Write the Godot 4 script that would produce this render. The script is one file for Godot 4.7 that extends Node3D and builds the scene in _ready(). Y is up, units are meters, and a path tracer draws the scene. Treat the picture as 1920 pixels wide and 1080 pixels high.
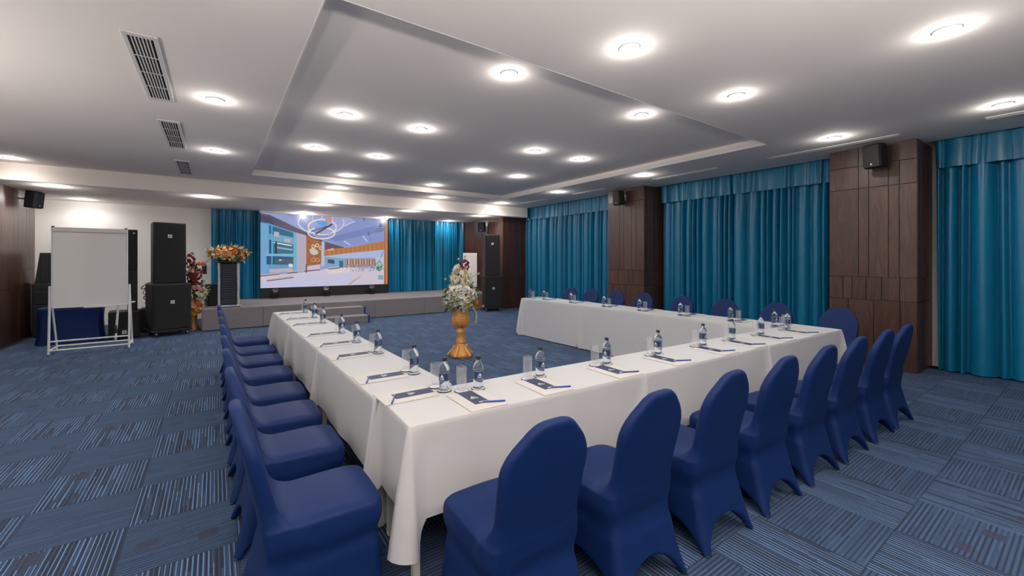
extends Node3D
# A hotel conference room: U of cloth-covered tables, navy chairs, teal curtains, walnut pillars, a stage with a screen.

const CAM_H := 1.55
const F_PX := 787.0
const C := 3.2          # flat ceiling
const C2 := 3.315       # ceiling of the recessed tray
const SOFF := 2.9       # soffit above the stage
const STAGE := 0.48
const TILE := 0.515
const TABLE := 0.76

var M := {}
var taken := {}
var rng := RandomNumberGenerator.new()

# ------------------------------------------------------------------ naming
func numbered(called: String) -> String:
	var k: int = taken.get(called, 0)
	taken[called] = k + 1
	return called if k == 0 else "%s_%03d" % [called, k]

func thing(called: String, label: String, category: String, at := Vector3.ZERO, turn := 0.0, group := "") -> Node3D:
	var o := Node3D.new()
	o.name = numbered(called)
	add_child(o)
	o.position = at
	o.rotation.y = turn
	tag(o, label, category, group)
	return o

func tag(o: Node, label: String, category: String, group := "") -> Node:
	o.set_meta("label", label)
	o.set_meta("category", category)
	if group:
		o.set_meta("group", group)
	return o

func obj(called: String, mesh: Mesh, m: Material, parent: Node = null, at := Vector3.ZERO) -> MeshInstance3D:
	var o := MeshInstance3D.new()
	o.mesh = mesh
	o.material_override = m
	if parent == null:
		o.name = numbered(called)
		add_child(o)
	else:
		o.name = called
		parent.add_child(o, true)
	o.position = at
	return o

func struct(called: String, mesh: Mesh, m: Material, parent: Node = null) -> MeshInstance3D:
	var o := obj(called, mesh, m, parent)
	if parent == null:
		o.set_meta("kind", "structure")
	return o

func struct_node(called: String, at := Vector3.ZERO) -> Node3D:
	var o := Node3D.new()
	o.name = numbered(called)
	add_child(o)
	o.position = at
	o.set_meta("kind", "structure")
	return o

func dup(root: Node3D, called: String, at: Vector3, turn: float, label: String, group := "") -> Node3D:
	var r: Node3D = root.duplicate()
	r.name = numbered(called)
	add_child(r)
	r.position = at
	r.rotation.y = turn
	r.set_meta("label", label)
	if group:
		r.set_meta("group", group)
	return r

# ------------------------------------------------------------------ mesh helpers
func begin() -> SurfaceTool:
	var st := SurfaceTool.new()
	st.begin(Mesh.PRIMITIVE_TRIANGLES)
	return st

func tri(st: SurfaceTool, a: Vector3, b: Vector3, c: Vector3, na: Vector3, nb: Vector3, nc: Vector3, ua := Vector2.ZERO, ub := Vector2.ZERO, uc := Vector2.ZERO) -> void:
	var flip := (b - a).cross(c - a).dot(na + nb + nc) > 0.0
	st.set_normal(na); st.set_uv(ua); st.add_vertex(a)
	if flip:
		st.set_normal(nc); st.set_uv(uc); st.add_vertex(c)
		st.set_normal(nb); st.set_uv(ub); st.add_vertex(b)
	else:
		st.set_normal(nb); st.set_uv(ub); st.add_vertex(b)
		st.set_normal(nc); st.set_uv(uc); st.add_vertex(c)

func quad_flat(st: SurfaceTool, p: Array, n: Vector3, uvo := Vector2.ZERO) -> void:
	var u := []
	for v in p:
		u.append(plan(v, n) + uvo)
	tri(st, p[0], p[1], p[2], n, n, n, u[0], u[1], u[2])
	tri(st, p[0], p[2], p[3], n, n, n, u[0], u[2], u[3])

func plan(v: Vector3, n: Vector3) -> Vector2:
	var a := n.abs()
	if a.x >= a.y and a.x >= a.z:
		return Vector2(v.z, -v.y)
	if a.z >= a.y:
		return Vector2(v.x, -v.y)
	return Vector2(v.x, v.z)

# a box with chamfered edges
func add_box(st: SurfaceTool, c: Vector3, size: Vector3, b := 0.0, xf := Transform3D.IDENTITY, uvo := Vector2.ZERO) -> void:
	var h := size * 0.5
	b = minf(b, minf(h.x, minf(h.y, h.z)) * 0.9)
	var sg := [-1.0, 1.0]
	var nb := xf.basis
	for ax in 3:
		var i1 := (ax + 1) % 3
		var i2 := (ax + 2) % 3
		for s in sg:
			var n := Vector3.ZERO
			n[ax] = s
			var q := []
			for t in [[-1, -1], [1, -1], [1, 1], [-1, 1]]:
				var v := Vector3.ZERO
				v[ax] = s * h[ax]
				v[i1] = t[0] * (h[i1] - b)
				v[i2] = t[1] * (h[i2] - b)
				q.append(xf * (c + v))
			quad_flat(st, q, (nb * n).normalized(), uvo)
	if b <= 0.0:
		return
	for ax in 3:
		var i1 := (ax + 1) % 3
		var i2 := (ax + 2) % 3
		for s1 in sg:
			for s2 in sg:
				var q := []
				for t in [[-1, 0], [1, 0], [1, 1], [-1, 1]]:
					var v := Vector3.ZERO
					v[ax] = t[0] * (h[ax] - b)
					v[i1] = s1 * (h[i1] - (0.0 if t[1] == 0 else b))
					v[i2] = s2 * (h[i2] - (b if t[1] == 0 else 0.0))
					q.append(xf * (c + v))
				var n := Vector3.ZERO
				n[i1] = s1
				n[i2] = s2
				quad_flat(st, q, (nb * n).normalized(), uvo)
	for sx in sg:
		for sy in sg:
			for sz in sg:
				var s := Vector3(sx, sy, sz)
				var n := (nb * s).normalized()
				var p := []
				for ax in 3:
					var v := Vector3(sx * (h.x - b), sy * (h.y - b), sz * (h.z - b))
					v[ax] = s[ax] * h[ax]
					p.append(xf * (c + v))
				tri(st, p[0], p[1], p[2], n, n, n)

func box(c: Vector3, size: Vector3, b := 0.0, uvo := Vector2.ZERO) -> ArrayMesh:
	var st := begin()
	add_box(st, c, size, b, Transform3D.IDENTITY, uvo)
	return st.commit()

# from min to max corner
func slab(lo: Vector3, hi: Vector3, b := 0.0, uvo := Vector2.ZERO) -> ArrayMesh:
	return box((lo + hi) * 0.5, (hi - lo).abs(), b, uvo)

func add_slab(st: SurfaceTool, lo: Vector3, hi: Vector3, b := 0.0) -> void:
	add_box(st, (lo + hi) * 0.5, (hi - lo).abs(), b)

# profile of (radius, height), turned about y; rings smooth unless the profile bends sharply
func add_lathe(st: SurfaceTool, prof: Array, segs := 24, xf := Transform3D.IDENTITY, lobes := 0, lobe_amp := 0.0) -> void:
	var n := prof.size()
	var seg_n := []
	for i in n - 1:
		var d: Vector2 = prof[i + 1] - prof[i]
		seg_n.append(Vector2(d.y, -d.x).normalized())
	for i in n - 1:
		var n0: Vector2 = seg_n[i]
		var n1: Vector2 = seg_n[i]
		if i > 0 and seg_n[i - 1].dot(seg_n[i]) > 0.6:
			n0 = (seg_n[i - 1] + seg_n[i]).normalized()
		if i < n - 2 and seg_n[i + 1].dot(seg_n[i]) > 0.6:
			n1 = (seg_n[i + 1] + seg_n[i]).normalized()
		var a: Vector2 = prof[i]
		var b: Vector2 = prof[i + 1]
		for k in segs:
			var t0 := TAU * k / segs
			var t1 := TAU * (k + 1) / segs
			var f0 := 1.0 + lobe_amp * cos(lobes * t0)
			var f1 := 1.0 + lobe_amp * cos(lobes * t1)
			var c0 := Vector3(cos(t0), 0, sin(t0))
			var c1 := Vector3(cos(t1), 0, sin(t1))
			var p00 := xf * (c0 * a.x * f0 + Vector3.UP * a.y)
			var p01 := xf * (c1 * a.x * f1 + Vector3.UP * a.y)
			var p10 := xf * (c0 * b.x * f0 + Vector3.UP * b.y)
			var p11 := xf * (c1 * b.x * f1 + Vector3.UP * b.y)
			var m00 := (xf.basis * (c0 * n0.x + Vector3.UP * n0.y)).normalized()
			var m01 := (xf.basis * (c1 * n0.x + Vector3.UP * n0.y)).normalized()
			var m10 := (xf.basis * (c0 * n1.x + Vector3.UP * n1.y)).normalized()
			var m11 := (xf.basis * (c1 * n1.x + Vector3.UP * n1.y)).normalized()
			var u0 := float(k) / segs
			var u1 := float(k + 1) / segs
			var v0 := float(i) / (n - 1)
			var v1 := float(i + 1) / (n - 1)
			if a.x > 1e-6:
				tri(st, p00, p01, p11, m00, m01, m11, Vector2(u0, v0), Vector2(u1, v0), Vector2(u1, v1))
			if b.x > 1e-6:
				tri(st, p00, p11, p10, m00, m11, m10, Vector2(u0, v0), Vector2(u1, v1), Vector2(u0, v1))

func lathe(prof: Array, segs := 24, lobes := 0, amp := 0.0) -> ArrayMesh:
	var st := begin()
	add_lathe(st, prof, segs, Transform3D.IDENTITY, lobes, amp)
	return st.commit()

func add_tube(st: SurfaceTool, pts: Array, r: float, segs := 8, r_end := -1.0) -> void:
	var n := pts.size()
	var up := Vector3.UP
	var rings := []
	var dirs := []
	for i in n:
		var d: Vector3 = (pts[mini(i + 1, n - 1)] - pts[maxi(i - 1, 0)]).normalized()
		if absf(d.dot(up)) > 0.95:
			up = Vector3.RIGHT
		var s := d.cross(up).normalized()
		up = s.cross(d).normalized()
		var rr := r if r_end < 0.0 else lerpf(r, r_end, float(i) / (n - 1))
		var ring := []
		for k in segs:
			var t := TAU * k / segs
			ring.append([pts[i] + (s * cos(t) + up * sin(t)) * rr, s * cos(t) + up * sin(t)])
		rings.append(ring)
		dirs.append(d)
	for i in n - 1:
		for k in segs:
			var a: Array = rings[i][k]
			var b: Array = rings[i][(k + 1) % segs]
			var c: Array = rings[i + 1][(k + 1) % segs]
			var d: Array = rings[i + 1][k]
			tri(st, a[0], b[0], c[0], a[1], b[1], c[1])
			tri(st, a[0], c[0], d[0], a[1], c[1], d[1])
	for e in [[0, -1.0], [n - 1, 1.0]]:
		var nn: Vector3 = dirs[e[0]] * e[1]
		for k in segs:
			tri(st, pts[e[0]], rings[e[0]][k][0], rings[e[0]][(k + 1) % segs][0], nn, nn, nn)

func tube(pts: Array, r: float, segs := 8) -> ArrayMesh:
	var st := begin()
	add_tube(st, pts, r, segs)
	return st.commit()

# rows of points to one smooth sheet
func sheet(rows: Array, uvs: Array = [], wrap := false) -> ArrayMesh:
	var nr := rows.size()
	var nc: int = rows[0].size()
	var v := PackedVector3Array()
	var nm := PackedVector3Array()
	var uv := PackedVector2Array()
	for i in nr:
		for j in nc:
			var jm := (j - 1 + nc - 1) % (nc - 1) if wrap else maxi(j - 1, 0)
			var jp := (j + 1) % (nc - 1) if wrap else mini(j + 1, nc - 1)
			var du: Vector3 = rows[i][jp] - rows[i][jm]
			var dv: Vector3 = rows[mini(i + 1, nr - 1)][j] - rows[maxi(i - 1, 0)][j]
			v.append(rows[i][j])
			var nn := dv.cross(du)
			nm.append(nn.normalized() if nn.length() > 1e-12 else Vector3.UP)
			uv.append(uvs[i][j] if uvs else Vector2(float(j) / (nc - 1), float(i) / (nr - 1)))
	var idx := PackedInt32Array()
	for i in nr - 1:
		for j in nc - 1:
			var a := i * nc + j
			# normals follow dv x du, so the front (clockwise) order is this one
			idx.append_array([a, a + 1, a + nc, a + 1, a + nc + 1, a + nc])
	var arr := []
	arr.resize(Mesh.ARRAY_MAX)
	arr[Mesh.ARRAY_VERTEX] = v
	arr[Mesh.ARRAY_NORMAL] = nm
	arr[Mesh.ARRAY_TEX_UV] = uv
	arr[Mesh.ARRAY_INDEX] = idx
	var am := ArrayMesh.new()
	am.add_surface_from_arrays(Mesh.PRIMITIVE_TRIANGLES, arr)
	return am

func smin(a: float, b: float, k: float) -> float:
	var h := maxf(k - absf(a - b), 0.0) / k
	return minf(a, b) - h * h * k * 0.25

func smax(a: float, b: float, k: float) -> float:
	var h := maxf(k - absf(a - b), 0.0) / k
	return maxf(a, b) + h * h * k * 0.25

# ------------------------------------------------------------------ materials
func mat(color: Color, rough := 0.6, metal := 0.0) -> StandardMaterial3D:
	var m := StandardMaterial3D.new()
	m.albedo_color = color
	m.roughness = rough
	m.metallic = metal
	return m

func cloth_mat(color: Color, rough: float, sheen: float, tint := 0.6) -> StandardMaterial3D:
	var m := mat(color, rough)
	m.rim_enabled = true
	m.rim = sheen
	m.rim_tint = tint
	return m

func noise_tex(freq: float, a: Color, b: Color, size := 256, oct := 4, sd := 1) -> NoiseTexture2D:
	var n := FastNoiseLite.new()
	n.seed = sd
	n.frequency = freq
	n.fractal_octaves = oct
	var t := NoiseTexture2D.new()
	t.width = size
	t.height = size
	t.seamless = true
	t.noise = n
	var g := Gradient.new()
	g.set_color(0, a)
	g.set_color(1, b)
	t.color_ramp = g
	return t

func wood_texture(dark: Color, light: Color, sd: int) -> ImageTexture:
	var w := 384
	var h := 512
	var im := Image.create(w, h, false, Image.FORMAT_RGB8)
	var n1 := FastNoiseLite.new()
	n1.seed = sd
	n1.frequency = 1.0
	n1.fractal_octaves = 3
	var n2 := FastNoiseLite.new()
	n2.seed = sd + 7
	n2.frequency = 1.0
	n2.fractal_octaves = 2
	for y in h:
		var ty := float(y) / h
		for x in w:
			var tx := float(x) / w
			var warp := n2.get_noise_2d(tx * 3.0, ty * 1.6) * 0.08
			var g := n1.get_noise_2d((tx + warp) * 46.0, ty * 2.2) * 0.5 + 0.5
			var fine := n2.get_noise_2d((tx + warp) * 170.0, ty * 9.0) * 0.5 + 0.5
			var band := n2.get_noise_2d((tx + warp) * 9.0 + 40.0, ty * 0.8) * 0.5 + 0.5
			var k := clampf(g * 0.5 + band * 0.35 + fine * 0.28 - 0.06, 0.0, 1.0)
			im.set_pixel(x, y, dark.lerp(light, k))
	return ImageTexture.create_from_image(im)

func carpet_image(kind: int, sd: int) -> ImageTexture:
	var s := 320
	var im := Image.create(s, s, false, Image.FORMAT_RGB8)
	var r := RandomNumberGenerator.new()
	r.seed = sd
	var base := Color(0.144, 0.198, 0.292) if kind == 0 else Color(0.205, 0.297, 0.424)  # lighter tone of quarter-turned tiles paints in how light catches the pile
	im.fill(base)
	# the loop rows: each about 5 mm, tone varies from row to row
	var rows := 92
	var rw := float(s) / rows
	for i in rows:
		var x0 := int(i * rw)
		var x1 := int((i + 1) * rw)
		var y := 0
		while y < s:
			var ln := r.randi_range(int(s * 0.22), int(s * 0.75))
			var c: Color
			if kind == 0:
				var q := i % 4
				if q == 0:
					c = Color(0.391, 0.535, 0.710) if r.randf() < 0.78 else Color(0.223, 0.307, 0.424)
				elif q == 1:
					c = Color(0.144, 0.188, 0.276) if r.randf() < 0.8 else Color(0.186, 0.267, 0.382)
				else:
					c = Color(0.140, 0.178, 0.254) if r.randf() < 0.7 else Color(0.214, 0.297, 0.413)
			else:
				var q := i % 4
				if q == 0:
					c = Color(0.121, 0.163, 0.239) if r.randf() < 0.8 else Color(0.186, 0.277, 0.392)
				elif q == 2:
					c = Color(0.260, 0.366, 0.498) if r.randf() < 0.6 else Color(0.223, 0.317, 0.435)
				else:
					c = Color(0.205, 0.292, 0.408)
			im.fill_rect(Rect2i(x0, y, maxi(x1 - x0, 1), ln), c)
			y += ln
	# darker plum blocks woven in
	var blocks := r.randi_range(0, 2)
	for b in blocks:
		var bw := r.randi_range(int(s * 0.12), int(s * 0.24))
		var bh := r.randi_range(int(s * 0.14), int(s * 0.26))
		var at := Vector2i(r.randi_range(0, s - bw), r.randi_range(0, s - bh))
		for x in range(at.x, at.x + bw):
			for y in range(at.y, at.y + bh):
				im.set_pixel(x, y, im.get_pixel(x, y).lerp(Color(0.209, 0.223, 0.307), 0.78))
	# yarn grain
	for y in s:
		for x in s:
			var k := 1.0 + r.randf_range(-0.17, 0.17)
			var c := im.get_pixel(x, y)
			im.set_pixel(x, y, Color(c.r * k, c.g * k, c.b * k))
	return ImageTexture.create_from_image(im)

func fill_poly(im: Image, pts: Array, c: Color) -> void:
	var lo := INF
	var hi := -INF
	for p in pts:
		lo = minf(lo, p.y)
		hi = maxf(hi, p.y)
	for y in range(maxi(int(lo), 0), mini(int(hi) + 1, im.get_height())):
		var yc := y + 0.5
		var xs := []
		for i in pts.size():
			var a: Vector2 = pts[i]
			var b: Vector2 = pts[(i + 1) % pts.size()]
			if (a.y <= yc) != (b.y <= yc):
				xs.append(a.x + (yc - a.y) / (b.y - a.y) * (b.x - a.x))
		xs.sort()
		for k in range(0, xs.size() - 1, 2):
			var x0 := int(round(xs[k]))
			var x1 := int(round(xs[k + 1]))
			if x1 > x0:
				im.fill_rect(Rect2i(x0, y, x1 - x0, 1), c)

const SCREEN_W := 900
const SCREEN_HT := 528
func sp(x: float, y: float) -> Vector2:
	# from the tape measure of the displayed picture to its pixels
	var u := (x - 50.0) / 1700.0
	var top := 30.0 + u * 75.0
	var bot := 1005.0 - u * 50.0
	return Vector2(u * SCREEN_W, (y - top) / (bot - top) * SCREEN_HT)

func pic_poly(im: Image, flat: Array, c: Color) -> void:
	var p := []
	for i in range(0, flat.size(), 2):
		p.append(sp(flat[i], flat[i + 1]))
	fill_poly(im, p, c)

func pic_line(im: Image, x0: float, y0: float, x1: float, y1: float, w: float, c: Color) -> void:
	var a := sp(x0, y0)
	var b := sp(x1, y1)
	var d := (b - a).normalized()
	var n := Vector2(-d.y, d.x) * w
	fill_poly(im, [a + n, b + n, b - n, a - n], c)

func pic_ring(im: Image, cx: float, cy: float, rx: float, ry: float, w: float, c: Color, a0 := 0.0, a1 := TAU) -> void:
	var n := 48
	for i in n:
		var t0 := lerpf(a0, a1, float(i) / n)
		var t1 := lerpf(a0, a1, float(i + 1) / n)
		pic_line(im, cx + cos(t0) * rx, cy + sin(t0) * ry, cx + cos(t1) * rx, cy + sin(t1) * ry, w, c)

func screen_texture() -> ImageTexture:
	var im := Image.create(SCREEN_W, SCREEN_HT, false, Image.FORMAT_RGB8)
	var r := RandomNumberGenerator.new()
	r.seed = 5
	im.fill(Color(0.60, 0.65, 0.84))
	# lilac ceiling planes
	pic_poly(im, [300, 20, 1760, 60, 1760, 380, 1120, 460, 800, 370], Color(0.56, 0.61, 0.82))
	pic_poly(im, [500, 40, 1180, 70, 1250, 130, 900, 330, 620, 200], Color(0.66, 0.69, 0.86))
	pic_poly(im, [860, 350, 1300, 250, 1700, 150, 1700, 260, 1000, 400], Color(0.48, 0.54, 0.77))
	pic_poly(im, [950, 400, 1500, 330, 1690, 250, 1690, 380, 1150, 465], Color(0.55, 0.60, 0.82))
	pic_line(im, 1100, 390, 1190, 445, 3.0, Color(0.88, 0.91, 1.0))
	pic_line(im, 1370, 320, 1440, 400, 3.0, Color(0.88, 0.91, 1.0))
	pic_line(im, 1445, 265, 1470, 320, 4.0, Color(0.33, 0.36, 0.55))
	pic_line(im, 1480, 345, 1495, 390, 3.0, Color(0.42, 0.45, 0.64))
	pic_line(im, 1380, 90, 1392, 125, 4.0, Color(0.34, 0.36, 0.52))
	pic_line(im, 1110, 190, 1260, 130, 3.0, Color(0.85, 0.88, 1.0))
	# dark slanting bulkhead
	pic_poly(im, [50, 40, 160, 60, 640, 300, 840, 400, 1100, 470, 1100, 490, 800, 410, 590, 320, 50, 150], Color(0.38, 0.33, 0.42))
	pic_poly(im, [50, 60, 200, 110, 200, 190, 50, 150], Color(0.24, 0.25, 0.36))
	for k in 26:
		pic_line(im, 62 + (k % 9) * 16, 80 + (k / 9) * 26 + (k % 9) * 5, 68 + (k % 9) * 16, 84 + (k / 9) * 26 + (k % 9) * 5, 1.2, Color(0.62, 0.64, 0.72))
	# glass front on the left
	pic_poly(im, [50, 150, 150, 170, 450, 280, 450, 760, 50, 840], Color(0.38, 0.63, 0.82))
	pic_poly(im, [50, 165, 140, 185, 140, 800, 50, 830], Color(0.45, 0.68, 0.86))
	pic_poly(im, [150, 190, 440, 290, 440, 380, 150, 300], Color(0.11, 0.42, 0.54))
	pic_poly(im, [205, 300, 440, 350, 440, 430, 205, 390], Color(0.46, 0.66, 0.80))
	pic_poly(im, [205, 270, 270, 285, 260, 345, 210, 340], Color(0.76, 0.72, 0.78))
	pic_poly(im, [330, 360, 410, 370, 400, 420, 330, 405], Color(0.75, 0.72, 0.76))
	pic_poly(im, [150, 380, 180, 385, 180, 560, 150, 560], Color(0.13, 0.33, 0.47))
	pic_poly(im, [195, 395, 440, 440, 440, 560, 195, 560], Color(0.20, 0.45, 0.55))
	pic_line(im, 200, 415, 420, 455, 4.0, Color(0.92, 0.93, 0.95))
	pic_line(im, 240, 480, 430, 510, 6.0, Color(0.62, 0.72, 0.76))
	pic_poly(im, [220, 400, 240, 403, 240, 560, 220, 560], Color(0.08, 0.16, 0.24))
	pic_poly(im, [120, 590, 440, 605, 440, 700, 120, 700], Color(0.14, 0.34, 0.47))
	pic_poly(im, [220, 620, 440, 625, 440, 690, 220, 690], Color(0.30, 0.38, 0.44))
	pic_poly(im, [120, 560, 440, 562, 440, 590, 120, 588], Color(0.52, 0.74, 0.85))
	pic_line(im, 182, 190, 182, 710, 3.0, Color(0.30, 0.80, 0.85))
	pic_line(im, 447, 280, 447, 760, 3.0, Color(0.10, 0.40, 0.60))
	pic_poly(im, [265, 635, 300, 637, 290, 652, 265, 650], Color(0.92, 0.92, 0.90))
	pic_poly(im, [440, 275, 478, 290, 478, 790, 440, 780], Color(0.42, 0.72, 0.86))
	# pale pillar, amber mosaic wall
	pic_poly(im, [478, 285, 600, 320, 600, 800, 478, 800], Color(0.74, 0.70, 0.77))
	for k in 14:
		pic_line(im, 480, 340 + k * 32, 598, 350 + k * 31, 0.6, Color(0.66, 0.62, 0.70))
	pic_poly(im, [600, 325, 800, 400, 800, 690, 600, 720], Color(0.66, 0.40, 0.22))
	for k in 150:
		var x := r.randf_range(605, 795)
		var y := r.randf_range(350 + (x - 600) * 0.3, 690)
		pic_line(im, x, y, x + r.randf_range(6, 24), y + r.randf_range(-8, 8), 1.6, Color(0.80, 0.55, 0.33) if k % 2 else Color(0.46, 0.25, 0.14))
	pic_poly(im, [640, 500, 690, 480, 750, 520, 755, 560, 700, 580, 650, 550], Color(0.80, 0.80, 0.76))
	for q in [[690, 465], [740, 450], [790, 485]]:
		pic_ring(im, q[0], q[1], 20, 20, 4.0, Color(0.90, 0.80, 0.68))
	pic_ring(im, 690, 640, 22, 24, 3.0, Color(0.85, 0.62, 0.40))
	pic_ring(im, 745, 640, 22, 24, 3.0, Color(0.85, 0.62, 0.40))
	pic_poly(im, [800, 395, 838, 400, 838, 720, 790, 720], Color(0.74, 0.78, 0.88))
	pic_poly(im, [838, 410, 1080, 475, 1000, 500, 838, 510], Color(0.42, 0.32, 0.36))
	# timber balcony
	pic_poly(im, [830, 505, 1190, 470, 1700, 385, 1700, 500, 1190, 545, 830, 590], Color(0.74, 0.49, 0.28))
	for k in 40:
		var x := 840.0 + k * 21.5
		pic_line(im, x, 515 - (x - 840) * 0.11, x, 580 - (x - 840) * 0.085, 1.0, Color(0.60, 0.37, 0.20) if k % 3 else Color(0.86, 0.62, 0.40))
	pic_poly(im, [870, 505, 960, 480, 960, 515, 870, 520], Color(0.86, 0.68, 0.58))
	pic_poly(im, [830, 592, 1190, 548, 1700, 505, 1690, 600, 1250, 620, 900, 620], Color(0.70, 0.76, 0.90))
	# counters, doorways, people area
	pic_poly(im, [838, 600, 1120, 620, 1120, 760, 838, 740], Color(0.52, 0.66, 0.78))
	pic_poly(im, [880, 630, 970, 640, 970, 690, 880, 680], Color(0.24, 0.32, 0.42))
	pic_poly(im, [970, 640, 1030, 645, 1030, 745, 970, 745], Color(0.45, 0.70, 0.86))
	pic_poly(im, [1035, 650, 1090, 650, 1090, 740, 1035, 740], Color(0.20, 0.44, 0.56))
	pic_poly(im, [1120, 620, 1560, 625, 1560, 720, 1120, 740], Color(0.66, 0.54, 0.50))
	for k in 22:
		var x := 1125.0 + k * 20.0
		pic_poly(im, [x, 630, x + 12, 630, x + 12, 700, x, 700], [Color(0.82, 0.62, 0.46), Color(0.50, 0.32, 0.26), Color(0.86, 0.80, 0.78), Color(0.62, 0.38, 0.28)][k % 4])
	pic_poly(im, [1560, 600, 1700, 600, 1700, 850, 1560, 800], Color(0.72, 0.80, 0.86))
	# pale shining floor
	pic_poly(im, [50, 850, 600, 800, 900, 750, 1180, 735, 1700, 760, 1760, 1000, 50, 1020], Color(0.84, 0.80, 0.86))
	pic_poly(im, [50, 930, 760, 830, 1180, 780, 1300, 990, 50, 1020], Color(0.80, 0.80, 0.92))
	pic_poly(im, [1150, 960, 1330, 850, 1350, 850, 1190, 965], Color(0.83, 0.66, 0.50))
	pic_poly(im, [840, 770, 1180, 740, 1180, 800, 900, 830], Color(0.92, 0.84, 0.84))
	for k in 90:
		var x := r.randf_range(1120, 1540)
		var y := r.randf_range(705, 790)
		pic_line(im, x, y, x + r.randf_range(5, 25), y + r.randf_range(-14, 10), 1.8, [Color(0.28, 0.35, 0.33), Color(0.86, 0.88, 0.90), Color(0.62, 0.52, 0.52), Color(0.46, 0.58, 0.66)][k % 4])
	for k in 60:
		var x := r.randf_range(70, 1100)
		var y := r.randf_range(840, 990)
		pic_line(im, x, y, x + r.randf_range(6, 26), y + r.randf_range(-4, 4), 1.0, [Color(0.72, 0.72, 0.82), Color(0.92, 0.90, 0.95)][k % 2])
	# benches along the glass
	for q in [[50, 850, 270, 825], [360, 815, 490, 800], [575, 785, 780, 770], [890, 760, 1040, 745], [120, 912, 440, 868]]:
		pic_line(im, q[0], q[1], q[2], q[3], 3.0, Color(0.40, 0.28, 0.27))
		pic_line(im, q[0], q[1] - 16, q[2], q[3] - 16, 3.4, Color(0.82, 0.74, 0.74))
	pic_poly(im, [150, 760, 430, 745, 430, 790, 150, 805], Color(0.80, 0.72, 0.70))
	pic_poly(im, [380, 690, 430, 690, 430, 735, 380, 735], Color(0.86, 0.90, 0.94))
	pic_poly(im, [592, 700, 606, 700, 606, 810, 592, 810], Color(0.42, 0.28, 0.24))
	pic_poly(im, [620, 720, 780, 700, 780, 760, 620, 775], Color(0.82, 0.78, 0.82))
	# plant and timber post at the right
	for k in 70:
		var a := r.randf() * TAU
		var d := sqrt(r.randf())
		var x := 1620 + cos(a) * d * 58
		var y := 720 + sin(a) * d * 70
		pic_line(im, x, y, x + r.randf_range(-16, 16), y + r.randf_range(-16, 16), 2.6, [Color(0.16, 0.44, 0.26), Color(0.30, 0.58, 0.34), Color(0.12, 0.32, 0.20)][k % 3])
	pic_poly(im, [1600, 840, 1680, 840, 1680, 900, 1600, 895], Color(0.52, 0.68, 0.80))
	pic_poly(im, [1700, 90, 1760, 90, 1760, 1000, 1690, 960], Color(0.72, 0.40, 0.18))
	pic_poly(im, [1715, 90, 1740, 90, 1740, 980, 1725, 970], Color(0.82, 0.52, 0.28))
	pic_line(im, 1685, 520, 1640, 610, 2.0, Color(0.25, 0.27, 0.36))
	# ring chandelier with ribbons
	pic_ring(im, 800, 150, 300, 150, 4.0, Color(0.88, 0.86, 0.90), -0.3, PI + 0.5)
	pic_ring(im, 810, 210, 185, 100, 4.5, Color(0.95, 0.91, 0.92))
	pic_ring(im, 800, 290, 175, 72, 4.5, Color(0.96, 0.92, 0.92))
	for q in [[680, 60, 680, 130], [800, 60, 800, 110], [940, 70, 940, 150]]:
		pic_line(im, q[0], q[1], q[2], q[3], 2.5, Color(0.90, 0.87, 0.90))
	pic_poly(im, [840, 75, 940, 75, 930, 150, 850, 130], Color(0.80, 0.62, 0.60))
	pic_poly(im, [730, 130, 880, 140, 860, 200, 760, 180], Color(0.40, 0.66, 0.90))
	pic_poly(im, [720, 200, 860, 190, 820, 260, 700, 280], Color(0.50, 0.66, 0.88))
	pic_line(im, 940, 170, 720, 300, 6.0, Color(0.42, 0.22, 0.26))
	pic_line(im, 660, 270, 900, 190, 3.0, Color(0.28, 0.30, 0.45))
	pic_line(im, 780, 300, 960, 290, 4.0, Color(0.72, 0.70, 0.76))
	# sail emblem: sails over a line, a row of small letters beneath
	pic_poly(im, [1636, 120, 1640, 205, 1612, 205], Color(0.15, 0.19, 0.33))
	pic_poly(im, [1642, 140, 1668, 205, 1644, 205], Color(0.19, 0.24, 0.38))
	pic_line(im, 1580, 226, 1686, 228, 1.8, Color(0.10, 0.11, 0.25))
	for k in 6:
		var x := 1562.0 + k * 22.0
		pic_line(im, x, 245, x + 4, 262, 1.4, Color(0.20, 0.24, 0.40))
		pic_line(im, x + 10, 245, x + 5, 256, 1.2, Color(0.25, 0.30, 0.46))
	# the light-emitting modules leave a fine grain
	for y in SCREEN_HT:
		for x in range(y % 2, SCREEN_W, 2):
			var c := im.get_pixel(x, y)
			var k := 1.0 + r.randf_range(-0.05, 0.05)
			im.set_pixel(x, y, Color(c.r * k, c.g * k, c.b * k))
	return ImageTexture.create_from_image(im)

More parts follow.
